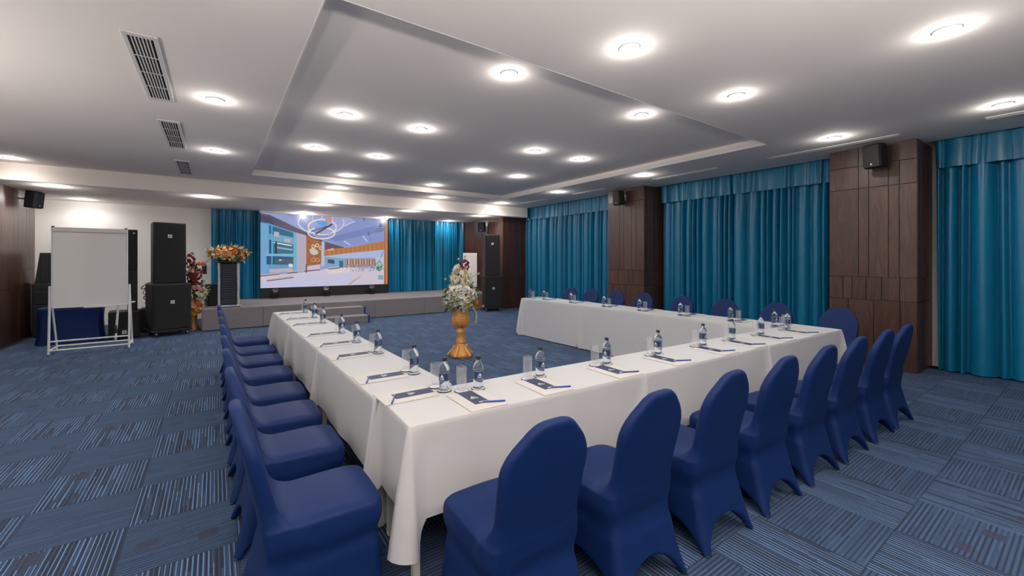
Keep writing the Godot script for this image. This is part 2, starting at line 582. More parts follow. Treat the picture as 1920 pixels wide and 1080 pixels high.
func label_texture() -> ImageTexture:
	# printed bottle sleeve: navy with a white sail emblem and lines of print
	var im := Image.create(256, 64, false, Image.FORMAT_RGB8)
	im.fill(Color(0.10, 0.20, 0.34))
	im.fill_rect(Rect2i(0, 0, 256, 4), Color(0.62, 0.68, 0.74))
	im.fill_rect(Rect2i(0, 58, 256, 3), Color(0.62, 0.68, 0.74))
	for k in 2:
		var x := 20 + k * 128
		fill_poly(im, [Vector2(x + 18, 12), Vector2(x + 18, 34), Vector2(x + 4, 34)], Color(0.93, 0.94, 0.95))
		fill_poly(im, [Vector2(x + 20, 16), Vector2(x + 32, 34), Vector2(x + 20, 34)], Color(0.90, 0.90, 0.86))
		im.fill_rect(Rect2i(x, 38, 38, 2), Color(0.93, 0.94, 0.95))
		for j in 6:
			im.fill_rect(Rect2i(x + 2 + j * 6, 44, 4, 7), Color(0.86, 0.88, 0.92))
		for j in 5:
			im.fill_rect(Rect2i(x + 60, 14 + j * 8, 44 - (j % 3) * 8, 2), Color(0.55, 0.63, 0.74))
	return ImageTexture.create_from_image(im)

func grille_texture() -> ImageTexture:
	var im := Image.create(64, 64, false, Image.FORMAT_RGB8)
	im.fill(Color(0.085, 0.088, 0.098))
	for y in 8:
		for x in 8:
			im.fill_rect(Rect2i(x * 8 + (4 if y % 2 else 0), y * 8 + 2, 4, 4), Color(0.03, 0.03, 0.036))
	return ImageTexture.create_from_image(im)

func make_materials() -> void:
	M.ceiling = mat(Color(0.955, 0.915, 0.88), 0.9)
	M.wall = mat(Color(0.93, 0.915, 0.90), 0.85)
	M.white_trim = mat(Color(0.88, 0.865, 0.85), 0.6)
	M.slot = mat(Color(0.05, 0.05, 0.05), 0.8)
	M.vent = mat(Color(0.84, 0.82, 0.80), 0.5)
	M.navy = mat(Color(0.042, 0.155, 0.365), 0.58)
	M.navy.metallic_specular = 0.35
	M.white_cloth = cloth_mat(Color(0.765, 0.772, 0.78), 0.85, 0.1)
	M.curtain = cloth_mat(Color(0.04, 0.44, 0.585), 0.34, 0.2, 0.8)
	M.valance = M.curtain
	M.leg = mat(Color(0.84, 0.82, 0.77), 0.5)
	M.tabletop = mat(Color(0.70, 0.62, 0.50), 0.6)
	var wt := [wood_texture(Color(0.13, 0.075, 0.06), Color(0.47, 0.315, 0.25), 3), wood_texture(Color(0.13, 0.07, 0.055), Color(0.44, 0.285, 0.22), 21)]
	M.wood = []
	for k in 4:
		var m := mat([Color(1, 1, 1), Color(0.96, 0.95, 0.95), Color(1, 0.98, 0.97), Color(0.93, 0.92, 0.92)][k], 0.42)
		m.albedo_texture = wt[k % 2]
		m.uv1_scale = Vector3(1.5, 0.8, 1.0)
		m.clearcoat_enabled = true
		m.clearcoat = 0.25
		m.clearcoat_roughness = 0.25
		M.wood.append(m)
	M.carpet = []
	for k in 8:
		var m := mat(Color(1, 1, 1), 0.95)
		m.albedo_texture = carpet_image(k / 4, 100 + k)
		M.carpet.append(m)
	M.underlay = mat(Color(0.10, 0.12, 0.16), 0.95)
	M.black = mat(Color(0.055, 0.055, 0.06), 0.6)
	M.black_box = mat(Color(0.075, 0.076, 0.082), 0.7)
	M.grille = mat(Color(1, 1, 1), 0.75)
	M.grille.albedo_texture = grille_texture()
	M.grille.uv1_scale = Vector3(18, 18, 1)
	M.spot_grey = mat(Color(0.38, 0.38, 0.40), 0.35, 0.4)
	M.badge = mat(Color(0.85, 0.86, 0.88), 0.35)
	M.chrome = mat(Color(0.90, 0.90, 0.90), 0.2, 0.75)
	M.steel = mat(Color(0.55, 0.56, 0.58), 0.35, 1.0)
	M.white_metal = mat(Color(0.86, 0.865, 0.87), 0.4)
	M.board = mat(Color(0.87, 0.865, 0.855), 0.1)
	M.board.metallic_specular = 0.6
	M.stage_carpet = mat(Color(0.54, 0.515, 0.525), 0.95)
	M.stage_carpet.albedo_texture = noise_tex(0.09, Color(0.86, 0.86, 0.86), Color(1, 1, 1), 256, 3, 4)
	M.stage_carpet.uv1_triplanar = true
	M.blue_felt = mat(Color(0.06, 0.17, 0.50), 0.9)
	M.glass = mat(Color(0.97, 0.98, 0.99, 0.05), 0.03)
	M.glass.transparency = BaseMaterial3D.TRANSPARENCY_ALPHA
	M.water = mat(Color(0.96, 0.98, 1.0, 0.03), 0.02)
	M.water.refraction_enabled = true
	M.water.refraction_scale = 0.033
	M.water.transparency = BaseMaterial3D.TRANSPARENCY_ALPHA
	M.sleeve = mat(Color(1, 1, 1), 0.4)
	M.sleeve.albedo_texture = label_texture()
	M.cap = mat(Color(0.045, 0.05, 0.06), 0.45)
	M.coaster = mat(Color(0.86, 0.86, 0.87), 0.6)
	M.coaster_rim = mat(Color(0.12, 0.15, 0.24), 0.5)
	M.paper = mat(Color(0.80, 0.79, 0.78), 0.85)
	M.print = mat(Color(0.17, 0.225, 0.36), 0.6)
	M.gold_print = mat(Color(0.86, 0.84, 0.76), 0.5)
	M.pen = mat(Color(0.04, 0.25, 0.60), 0.3)
	M.pen_tip = mat(Color(0.85, 0.87, 0.9), 0.25, 0.6)
	M.gold = mat(Color(0.97, 0.75, 0.43), 0.42, 0.3)
	M.gold.albedo_texture = noise_tex(0.05, Color(0.72, 0.60, 0.50), Color(1, 1, 1), 256, 4, 12)
	M.gold.uv1_triplanar = true
	M.gold.uv1_scale = Vector3(3, 3, 3)
	M.flower_white = mat(Color(0.92, 0.915, 0.88), 0.75)
	M.flower_cream = mat(Color(0.90, 0.85, 0.70), 0.75)
	M.flower_pink = mat(Color(0.86, 0.62, 0.56), 0.75)
	M.flower_peach = mat(Color(0.91, 0.65, 0.45), 0.75)
	M.flower_orange = mat(Color(0.82, 0.42, 0.13), 0.75)
	M.flower_yellow = mat(Color(0.86, 0.66, 0.20), 0.75)
	M.flower_red = mat(Color(0.56, 0.09, 0.17), 0.75)
	M.flower_magenta = mat(Color(0.62, 0.20, 0.33), 0.75)
	for k in ["flower_white", "flower_cream", "flower_pink", "flower_peach", "flower_orange", "flower_yellow", "flower_red", "flower_magenta"]:
		M[k].backlight_enabled = true
		M[k].backlight = Color(0.2, 0.2, 0.2)
	M.leaf = mat(Color(0.22, 0.34, 0.15), 0.6)
	M.leaf_pale = mat(Color(0.52, 0.56, 0.38), 0.65)
	M.twig = mat(Color(0.42, 0.33, 0.24), 0.8)
	M.switch = mat(Color(0.16, 0.19, 0.24), 0.4)
	M.lamp = mat(Color(1, 1, 1), 0.4)
	M.lamp.emission_enabled = true
	M.lamp.emission = Color(1.0, 0.985, 0.96)
	M.lamp.emission_energy_multiplier = 25.0
	M.screen = mat(Color(0.02, 0.02, 0.02), 0.5)
	M.screen.emission_enabled = true
	M.screen.emission_texture = screen_texture()
	M.screen.emission_operator = BaseMaterial3D.EMISSION_OP_MULTIPLY
	M.screen.emission = Color(1, 1, 1)
	M.screen.emission_energy_multiplier = 0.72

# ------------------------------------------------------------------ setting
func build_camera_light() -> void:
	var cam := Camera3D.new()
	cam.name = "camera"
	cam.projection = Camera3D.PROJECTION_FRUSTUM
	cam.near = 0.05
	cam.far = 60.0
	cam.size = 1080.0 / F_PX * cam.near
	cam.frustum_offset = Vector2(0, -53.0 / F_PX * cam.near)
	add_child(cam)
	cam.position = Vector3(0, CAM_H, 0)
	cam.rotation.y = -atan2(556.0, F_PX)
	cam.current = true
	var we := WorldEnvironment.new()
	we.name = "environment"
	var e := Environment.new()
	e.background_mode = Environment.BG_COLOR
	e.background_color = Color(0, 0, 0)
	e.tonemap_mode = Environment.TONE_MAPPER_LINEAR
	e.tonemap_exposure = 1.16
	e.sdfgi_enabled = true
	e.ssao_enabled = true
	e.ssil_enabled = true
	we.environment = e
	add_child(we)

const LAMP_ENERGY := 0.52
const LAMP_COLOR := Color(1.0, 0.985, 0.97)
const XL := -3.4      # left wall
const XR := 8.6       # right wall
const ZB := -13.75    # wall behind the stage
const ZF := 2.6       # wall behind the camera

func project(p: Vector3) -> Vector3:
	var th := atan2(556.0, F_PX)
	var x := cos(th) * p.x + sin(th) * p.z
	var d := sin(th) * p.x - cos(th) * p.z
	if d < 0.15:
		return Vector3(-9999, -9999, d)
	return Vector3(960.0 + F_PX * x / d, 487.0 - F_PX * (p.y - CAM_H) / d, d)

func tile_mesh(quarter: bool) -> ArrayMesh:
	var st := begin()
	var h := TILE * 0.5 - 0.0008
	var b := 0.002
	var y0 := -0.006
	var ring := [Vector2(-1, -1), Vector2(1, -1), Vector2(1, 1), Vector2(-1, 1)]
	var top := []
	var uv := []
	for r in ring:
		top.append(Vector3(r.x * (h - b), 0, r.y * (h - b)))
		var q := Vector2(r.x, r.y) * 0.5 + Vector2(0.5, 0.5)
		uv.append(Vector2(q.y, 1.0 - q.x) if quarter else q)
	tri(st, top[0], top[1], top[2], Vector3.UP, Vector3.UP, Vector3.UP, uv[0], uv[1], uv[2])
	tri(st, top[0], top[2], top[3], Vector3.UP, Vector3.UP, Vector3.UP, uv[0], uv[2], uv[3])
	for k in 4:
		var j := (k + 1) % 4
		var a: Vector2 = ring[k]
		var c: Vector2 = ring[j]
		var n := Vector3(a.x + c.x, 0, a.y + c.y).normalized()
		var n2 := (n + Vector3.UP).normalized()
		var lo0 := Vector3(a.x * h, y0, a.y * h)
		var lo1 := Vector3(c.x * h, y0, c.y * h)
		var m0 := Vector3(a.x * h, -b, a.y * h)
		var m1 := Vector3(c.x * h, -b, c.y * h)
		tri(st, top[k], top[j], m1, n2, n2, n2, uv[k], uv[j], uv[j])
		tri(st, top[k], m1, m0, n2, n2, n2, uv[k], uv[j], uv[k])
		tri(st, m0, m1, lo1, n, n, n, uv[k], uv[j], uv[j])
		tri(st, m0, lo1, lo0, n, n, n, uv[k], uv[j], uv[k])
	return st.commit()

func build_floor() -> void:
	var fl := struct_node("floor")
	fl.set_meta("label", "blue striped carpet tiles laid quarter-turned across the room")
	obj("underlay", slab(Vector3(XL, -0.12, ZB), Vector3(XR, -0.006, ZF)), M.underlay, fl)
	var meshes := [tile_mesh(false), tile_mesh(true)]
	var all := []
	var x0 := -0.41
	var z0 := -0.70
	for i in range(-6, 18):
		for j in range(-26, 7):
			var c := Vector3(x0 + (i + 0.5) * TILE, 0, z0 + (j + 0.5) * TILE)
			if c.x < XL + TILE * 0.4 or c.x > XR - TILE * 0.4 or c.z < ZB + TILE * 0.4 or c.z > ZF - TILE * 0.4:
				continue
			# area that the tile covers in view
			var area := 0.0
			var p := []
			var ok := true
			for q in [[-1, -1], [1, -1], [1, 1], [-1, 1]]:
				var s := project(c + Vector3(q[0], 0, q[1]) * TILE * 0.5)
				if s.x < -9000:
					ok = false
				p.append(Vector2(s.x, s.y))
			if ok:
				for k in 4:
					area += p[k].cross(p[(k + 1) % 4]) * 0.5
				area = absf(area)
				var mid: Vector2 = (p[0] + p[1] + p[2] + p[3]) * 0.25
				if mid.x < -80 or mid.x > 2000 or mid.y > 1180:
					area = 0.0
				# under the tables, behind the stage: little of them shows
				if (c.x > 0.75 and c.x < 5.7 and c.z > -2.35 and c.z < -1.9) or c.z < -11.3:
					area *= 0.1
			all.append([area, c, i, j])
	all.sort_custom(func(a, b): return a[0] > b[0])
	var rest := []
	for k in 8:
		rest.append(begin())
	var counts := []
	counts.resize(8)
	counts.fill(0)
	for n in all.size():
		var i: int = all[n][2]
		var j: int = all[n][3]
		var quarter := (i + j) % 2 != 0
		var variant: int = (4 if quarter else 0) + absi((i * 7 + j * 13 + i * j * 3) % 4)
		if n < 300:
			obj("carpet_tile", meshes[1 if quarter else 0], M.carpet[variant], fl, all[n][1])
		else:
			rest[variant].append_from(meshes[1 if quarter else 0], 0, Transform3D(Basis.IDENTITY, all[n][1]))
			counts[variant] += 1
	var am: ArrayMesh = null
	for k in 8:
		if counts[k]:
			rest[k].set_material(M.carpet[k])
			am = rest[k].commit(am)
	var o := MeshInstance3D.new()
	o.name = "distant_carpet_tiles"
	o.mesh = am
	o.set_meta("kind", "stuff")
	fl.add_child(o, true)

# the opening of the tray in the ceiling
const RX0 := 0.56
const RX1 := 6.45
const RZ0 := -2.79   # near edge
const RZ1 := -9.6    # far edge
const PX := 8.17     # edge of the curtain pocket

func build_shell() -> void:
	# ceiling slabs round the tray and short of the curtain pocket
	var ce := struct_node("ceiling")
	ce.set_meta("label", "pale plaster ceiling with a shallow recessed tray")
	var t := C + 0.30
	var st := begin()
	add_slab(st, Vector3(XL, C, -10.7), Vector3(RX0, t, ZF))
	add_slab(st, Vector3(RX1, C, -10.7), Vector3(PX, t, ZF))
	add_slab(st, Vector3(RX0, C, RZ0), Vector3(RX1, t, ZF))
	add_slab(st, Vector3(RX0, C, -10.7), Vector3(RX1, t, RZ1))
	obj("plaster", st.commit(), M.ceiling, ce)
	# tray: lower lip flush with the opening, then a shadow gap, then the raised panel
	obj("tray_panel", slab(Vector3(RX0 + 0.01, C2, RZ1 + 0.01), Vector3(RX1 - 0.01, C2 + 0.05, RZ0 - 0.01)), M.ceiling, ce)
	var lp := begin()
	var w := 0.09
	for q in [[Vector3(RX0, C, RZ1), Vector3(RX0 + 0.012, C + 0.062, RZ0)], [Vector3(RX1 - 0.012, C, RZ1), Vector3(RX1, C + 0.062, RZ0)], [Vector3(RX0, C, RZ1), Vector3(RX1, C + 0.062, RZ1 + 0.012)], [Vector3(RX0, C, RZ0 - 0.012), Vector3(RX1, C + 0.062, RZ0)]]:
		add_slab(lp, q[0] + Vector3(0, -0.002, 0), q[1], 0.002)
	obj("tray_lip", lp.commit(), M.white_trim, ce)
	obj("roof_slab", slab(Vector3(XL - 0.2, t, ZB - 0.2), Vector3(XR + 0.2, t + 0.15, ZF + 0.2)), M.ceiling, ce)
	# bulkhead whose underside is the soffit above the stage
	var bk := struct("ceiling_bulkhead", slab(Vector3(XL, SOFF, ZB), Vector3(PX, C + 0.3, -10.7), 0.004), M.ceiling)
	bk.set_meta("label", "dropped plaster bulkhead in front of the stage")
	struct("wall_back", slab(Vector3(XL - 0.2, -0.1, ZB - 0.2), Vector3(XR + 0.2, C + 0.4, ZB)), M.wall)
	struct("wall_left", slab(Vector3(XL - 0.2, -0.1, ZB), Vector3(XL, C + 0.4, ZF)), M.wall)
	struct("wall_right", slab(Vector3(XR, -0.1, ZB), Vector3(XR + 0.2, C + 0.4, ZF)), M.wall)
	struct("wall_front", slab(Vector3(XL - 0.2, -0.1, ZF), Vector3(XR + 0.2, C + 0.4, ZF + 0.2)), M.wood[1])

# walnut cladding on one face: rows of [y0, y1, [joints as shares of the width]]
func planks(parent: Node3D, face: Callable, width: float, rows: Array, sd: int) -> void:
	var r := RandomNumberGenerator.new()
	r.seed = sd
	for row in rows:
		var cuts: Array = [0.0] + row[2] + [1.0]
		for k in cuts.size() - 1:
			var a: float = cuts[k] * width + 0.0035
			var b: float = cuts[k + 1] * width - 0.0035
			var y0: float = row[0] + 0.0035
			var y1: float = row[1] - 0.0035
			var xf: Transform3D = face.call((a + b) * 0.5)
			xf.origin.y += (y0 + y1) * 0.5
			var st := begin()
			var off := Vector2(r.randf() * 3.0, r.randf() * 3.0)
			add_box(st, Vector3.ZERO, Vector3(b - a, y1 - y0, 0.022), 0.002, Transform3D.IDENTITY, off)
			var o := obj("plank", st.commit(), M.wood[r.randi() % 4], parent)
			o.transform = xf

func build_pillars() -> void:
	var up := [0.36, 0.48, 0.70, 0.815]
	var upl := [0.34, 0.46, 0.67, 0.79]
	# pillars along the curtain wall: [z0, z1, label]
	var which := [[-2.475, -1.475, "walnut panelled pillar between the curtain bays, crossed by a short groove"], [-6.965, -5.915, "walnut panelled pillar standing between two long teal curtain bays"]]
	for n in 2:
		var q: Array = which[n]
		var p := struct_node("wood_pillar")
		p.set_meta("label", q[2])
		var z0: float = q[0]
		var z1: float = q[1]
		obj("core", slab(Vector3(7.784, 0, z0 + 0.012), Vector3(XR, C, z1 - 0.012)), M.wood[1], p)
		var wdt := z1 - z0
		var rows := []
		if n == 0:
			rows = [[0.0, 0.965, [0.24, 0.535, 0.825]], [0.965, 1.30, [0.175, 0.285, 0.45, 0.625, 0.82]], [1.30, 2.60, up], [2.60, 2.93, up], [2.93, C, [0.36]]]
		else:
			rows = [[0.0, 0.969, [0.15, 0.50]], [0.969, 1.311, [0.305, 0.58, 0.715]], [1.311, 2.888, upl], [2.888, C, [0.46]]]
		var face := func(u: float) -> Transform3D: return Transform3D(Basis(Vector3(0, 0, 1), Vector3.UP, Vector3(-1, 0, 0)), Vector3(7.777, 0, z0 + u))
		planks(p, face, wdt, rows, 11 + n)
		# the two returns
		var dep := XR - 7.785
		var near := func(u: float) -> Transform3D: return Transform3D(Basis(Vector3(1, 0, 0), Vector3.UP, Vector3(0, 0, 1)), Vector3(7.785 + u, 0, z1 - 0.008))
		var far := func(u: float) -> Transform3D: return Transform3D(Basis(Vector3(1, 0, 0), Vector3.UP, Vector3(0, 0, 1)), Vector3(7.785 + u, 0, z0 + 0.008))
		var rr := [[0.0, 0.965, [0.22, 0.45]], [0.965, 1.30, [0.3]], [1.30, C, [0.15, 0.3, 0.5]]]
		planks(p, near, dep, rr, 31 + n)
		planks(p, far, dep, rr, 41 + n)
	# the corner pillar beside the stage
	var cp := struct_node("wood_pillar")
	cp.set_meta("label", "walnut clad corner pier at the curtain end of the stage")
	obj("core", slab(Vector3(7.434, 0, ZB), Vector3(XR, SOFF, -11.014)), M.wood[1], cp)
	var ff := func(u: float) -> Transform3D: return Transform3D(Basis(Vector3(1, 0, 0), Vector3.UP, Vector3(0, 0, 1)), Vector3(7.42 + u, 0, -11.008))
	var fl := func(u: float) -> Transform3D: return Transform3D(Basis(Vector3(0, 0, 1), Vector3.UP, Vector3(-1, 0, 0)), Vector3(7.427, 0, ZB + u))
	var r3 := [[0.0, 0.97, [0.2, 0.45, 0.7]], [0.97, 1.31, [0.3, 0.6]], [1.31, SOFF, [0.18, 0.34, 0.52, 0.72, 0.86]]]
	planks(cp, ff, XR - 7.42, r3, 51)
	planks(cp, fl, -11.017 - ZB, r3, 52)
	# the clad pier on the left wall
	var lp := struct_node("wood_pillar")
	lp.set_meta("label", "reddish walnut panelled pier on the wall behind the whiteboard")
	obj("core", slab(Vector3(XL, 0, -12.97), Vector3(-3.114, SOFF, -9.3)), M.wood[1], lp)
	var ll := func(u: float) -> Transform3D: return Transform3D(Basis(Vector3(0, 0, 1), Vector3.UP, Vector3(1, 0, 0)), Vector3(-3.107, 0, -12.983 + u))
	var r4 := [[0.0, 0.99, [0.1, 0.25, 0.36, 0.48, 0.6, 0.72, 0.85]], [0.99, 1.35, [0.18, 0.226, 0.375, 0.52, 0.7, 0.85]], [1.35, SOFF, [0.09, 0.13, 0.26, 0.303, 0.46, 0.51, 0.65, 0.8]]]
	planks(lp, ll, 3.67, r4, 61)
	var le := func(u: float) -> Transform3D: return Transform3D(Basis(Vector3(1, 0, 0), Vector3.UP, Vector3(0, 0, 1)), Vector3(XL + u, 0, -12.975))
	planks(lp, le, -3.115 - XL, [[0.0, 0.99, []], [0.99, 1.35, []], [1.35, SOFF, [0.5]]], 62)

# pleated fabric between a and b (floor points), from y0 to y1
func drape(a: Vector3, b: Vector3, y0: float, y1: float, fold: float, amp: float, sd: int, gather := 0.5) -> ArrayMesh:
	var r := RandomNumberGenerator.new()
	r.seed = sd
	var along := (b - a)
	var length := along.length()
	along = along.normalized()
	var out := Vector3.UP.cross(along).normalized()
	# irregular folds: their borders along the run
	var edges := [0.0]
	while edges[-1] < length:
		edges.append(edges[-1] + fold * (r.randf_range(0.45, 0.9) if r.randf() < 0.55 else r.randf_range(1.0, 2.0)))
	var amps := []
	var lean := []
	for k in edges.size():
		amps.append(amp * r.randf_range(0.5, 1.3))
		lean.append(r.randf_range(-0.03, 0.03))
	var per := 9
	var cols := []
	for k in edges.size() - 1:
		for j in per:
			cols.append([k, float(j) / per])
	cols.append([edges.size() - 2, 1.0])
	var rows := []
	var uvs := []
	var nv := 14
	for i in nv + 1:
		var t := float(i) / nv
		var y := lerpf(y1, y0, t)
		var open := lerpf(gather, 1.0, smoothstep(0.0, 0.35, t))
		var row := []
		var uv := []
		for c in cols:
			var k: int = c[0]
			var s: float = c[1]
			var u: float = lerpf(edges[k], edges[k + 1], s)
			var d: float = sin(s * PI)
			# rounded crest, tight valley
			d = pow(d, 0.6) * amps[k] * open
			var sway: float = lerpf(lean[k], lean[k + 1], s) * t
			var q: float = clampf((u + sway) / edges[-1], 0.0, 1.0) * length
			row.append(a + along * q + out * (d - amp * 0.4) + Vector3.UP * y)
			uv.append(Vector2(u, y))
		rows.append(row)
		uvs.append(uv)
	return sheet(rows, uvs)

func build_curtains() -> void:
	# bays between the pillars: along the wall, from far to near so that the folds face the room
	var bays := [
		[-10.99, -8.93, "teal satin curtain beside the corner pier and the stage"],
		[-8.93, -6.98, "teal satin curtain next to the pillar, on its stage side"],
		[-5.86, -4.25, "teal satin curtain half nearer the stage, in the bay between both pillars"],
		[-4.25, -2.49, "teal satin curtain half next to the grooved pillar, between both pillars"],
		[-1.40, 0.55, "long teal satin curtain past the grooved pillar, away from the stage"],
		[0.55, 2.58, "teal satin curtain at the end of the wall away from the stage"]]
	for n in bays.size():
		var q: Array = bays[n]
		var t := thing("curtain", q[2], "curtain", Vector3(8.36, 0, q[0]), 0.0, "teal curtains along the window wall")
		var L: float = q[1] - q[0]
		obj("drape", drape(Vector3(0, 0, L), Vector3(0, 0, 0), 0.012, C + 0.2, 0.15, 0.16, 200 + n, 0.7), M.curtain, t)
		obj("heading", drape(Vector3(-0.085, 0, L), Vector3(-0.085, 0, 0), C - 0.37, C + 0.2, 0.15, 0.045, 300 + n, 0.9), M.valance, t)
	# stage curtains
	var lt := thing("stage_curtain", "narrow teal curtain on the stage behind the flower-topped lectern", "curtain", Vector3(-0.09, 0, -13.56))
	obj("drape", drape(Vector3.ZERO, Vector3(1.16, 0, 0), STAGE + 0.01, SOFF - 0.003, 0.13, 0.13, 401), M.curtain, lt)
	var rt := thing("stage_curtain", "wide teal curtain on the stage beside the picture screen", "curtain", Vector3(4.50, 0, -13.56))
	obj("drape", drape(Vector3.ZERO, Vector3(2.88, 0, 0), STAGE + 0.01, SOFF - 0.003, 0.15, 0.13, 402), M.curtain, rt)

func build_lamps() -> void:
	var ring := lathe([Vector2(0.056, 0.0), Vector2(0.056, -0.006), Vector2(0.062, -0.011), Vector2(0.076, -0.009), Vector2(0.082, 0.0)], 28)
	var disc := lathe([Vector2(0.0, -0.007), Vector2(0.05, -0.006), Vector2(0.057, -0.001)], 28)
	# [x, y, z, label, group, strength]
	var spots := []
	var rows := [[-9.17, [4.23, 2.27]], [-7.18, [5.23, 4.23, 2.27, 1.29]], [-5.33, [5.23, 4.23, 2.27, 1.29]], [-3.26, [4.23, 2.27]]]
	for i in 4:
		for j in rows[i][1].size():
			spots.append([rows[i][1][j], C2, rows[i][0], "downlight in the ceiling tray, %s row from the bulkhead, %s from the curtains" % [ORD[i], ORD[j]], "downlights in the ceiling tray", 1.2 if i < 3 else 1.0])
	var zs := [-10.2, -7.7, -5.2, -2.12, -0.63, 1.0]
	for i in 6:
		spots.append([6.82, C, zs[i], "downlight in the ceiling strip along the curtains, %s from the bulkhead" % ORD[i], "downlights along the curtains", 2.0 if i == 0 else 1.3])
	var fl := [[4.27, -2.14, "first row past the tray, closer to the curtains"], [2.63, -2.14, "first row past the tray, farther from the curtains"], [4.29, -0.66, "second row past the tray, closer to the curtains"], [2.65, -0.66, "second row past the tray, farther from the curtains"], [4.29, 1.0, "row by the wood wall, closer to the curtains"], [2.65, 1.0, "row by the wood wall, farther from the curtains"]]
	for q in fl:
		spots.append([q[0], C, q[1], "downlight in the flat ceiling, " + q[2], "downlights in the flat ceiling", 1.0])
	zs = [-7.79, -5.29, -2.75, -0.3]
	for i in 4:
		spots.append([0.0, C, zs[i], "downlight between tray and slatted vents, %s from the bulkhead" % ORD[i], "downlights beside the vents", 1.0])
	zs = [-10.25, -7.79, -5.29, -2.75]
	for i in 4:
		spots.append([-2.72, C, zs[i], "downlight in the ceiling on the whiteboard side, %s from the bulkhead" % ORD[i], "downlights on the whiteboard side", 1.0])
	spots.append([4.81, C, -10.18, "downlight between tray and bulkhead, the one closer to the curtains", "downlights before the bulkhead", 2.0])
	spots.append([2.28, C, -10.18, "downlight between tray and bulkhead, the one farther from the curtains", "downlights before the bulkhead", 2.0])
	var fx := [6.67, 4.43, 2.11, -0.16, -2.43]
	for i in 5:
		spots.append([fx[i], SOFF, -11.12, "downlight under the bulkhead, row before the stage, %s from the curtains" % ORD[i], "downlights above the stage", 2.9])
	fx = [6.63, 4.45, 2.08, -2.43]
	for i in 4:
		spots.append([fx[i], SOFF, -13.2, "downlight under the bulkhead, row along the end wall, %s from the curtains" % ORD[i], "downlights above the stage", 1.7])
	for s in spots:
		var t := thing("downlight", s[3], "ceiling light", Vector3(s[0], s[1], s[2]), 0.0, s[4])
		obj("trim_ring", ring, M.white_trim, t)
		obj("diffuser_lamp", disc, M.lamp, t)
		# wide beam down, plus an omni added to brighten the ceiling around
		var l := OmniLight3D.new()
		l.name = "added_glow"
		l.light_color = LAMP_COLOR
		l.light_energy = LAMP_ENERGY * 0.2 * s[5]
		l.light_size = 0.035
		l.omni_range = 25.0
		l.omni_attenuation = 2.0
		l.shadow_enabled = true
		t.add_child(l)
		l.position = Vector3(0, -0.048, 0)
		var b := SpotLight3D.new()
		b.name = "beam"
		b.light_color = LAMP_COLOR
		b.light_energy = LAMP_ENERGY * 0.65 * s[5]
		b.light_size = 0.05
		b.spot_range = 25.0
		b.spot_attenuation = 2.0
		b.spot_angle = 85.0
		b.spot_angle_attenuation = 0.6
		b.shadow_enabled = true
		t.add_child(b)
		b.position = Vector3(0, -0.02, 0)
		b.rotation.x = -PI / 2
	# unseen uplighters, added to brighten the nearer ceiling
	for q in [[-0.8, 1.3, "added unseen uplighter by the wood wall facing the stage, farther from the curtains", 11.5], [1.3, 1.7, "added unseen uplighter by the wood wall facing the stage, closer to the curtains", 13.0], [-2.95, -4.6, "added unseen uplighter against the pale wall on the whiteboard side", 3.2]]:
		var t := thing("added_uplighter", q[2], "added lamp", Vector3(q[0], 0, q[1]))
		obj("base", lathe([Vector2(0.0, 0.0), Vector2(0.15, 0.0), Vector2(0.15, 0.015), Vector2(0.02, 0.03), Vector2(0.0, 0.03)], 24), M.black, t)
		obj("pole", tube([Vector3(0, 0.02, 0), Vector3(0, 1.72, 0)], 0.014, 10), M.steel, t)
		obj("bowl", lathe([Vector2(0.0, 1.70), Vector2(0.08, 1.72), Vector2(0.17, 1.80), Vector2(0.165, 1.80), Vector2(0.075, 1.726), Vector2(0.0, 1.71)], 28), M.white_metal, t)
		obj("lamp_disc", lathe([Vector2(0.0, 1.735), Vector2(0.07, 1.735), Vector2(0.07, 1.73), Vector2(0.0, 1.73)], 20), M.lamp, t)
		var u := SpotLight3D.new()
		u.name = "added_uplight"
		u.light_color = LAMP_COLOR
		u.light_energy = q[3]
		u.light_size = 0.15
		u.spot_range = 25.0
		u.spot_attenuation = 2.0
		u.spot_angle = 84.0
		u.spot_angle_attenuation = 0.3
		u.shadow_enabled = true
		t.add_child(u)
		u.position = Vector3(0, 1.81, 0)
		u.rotation.x = PI / 2

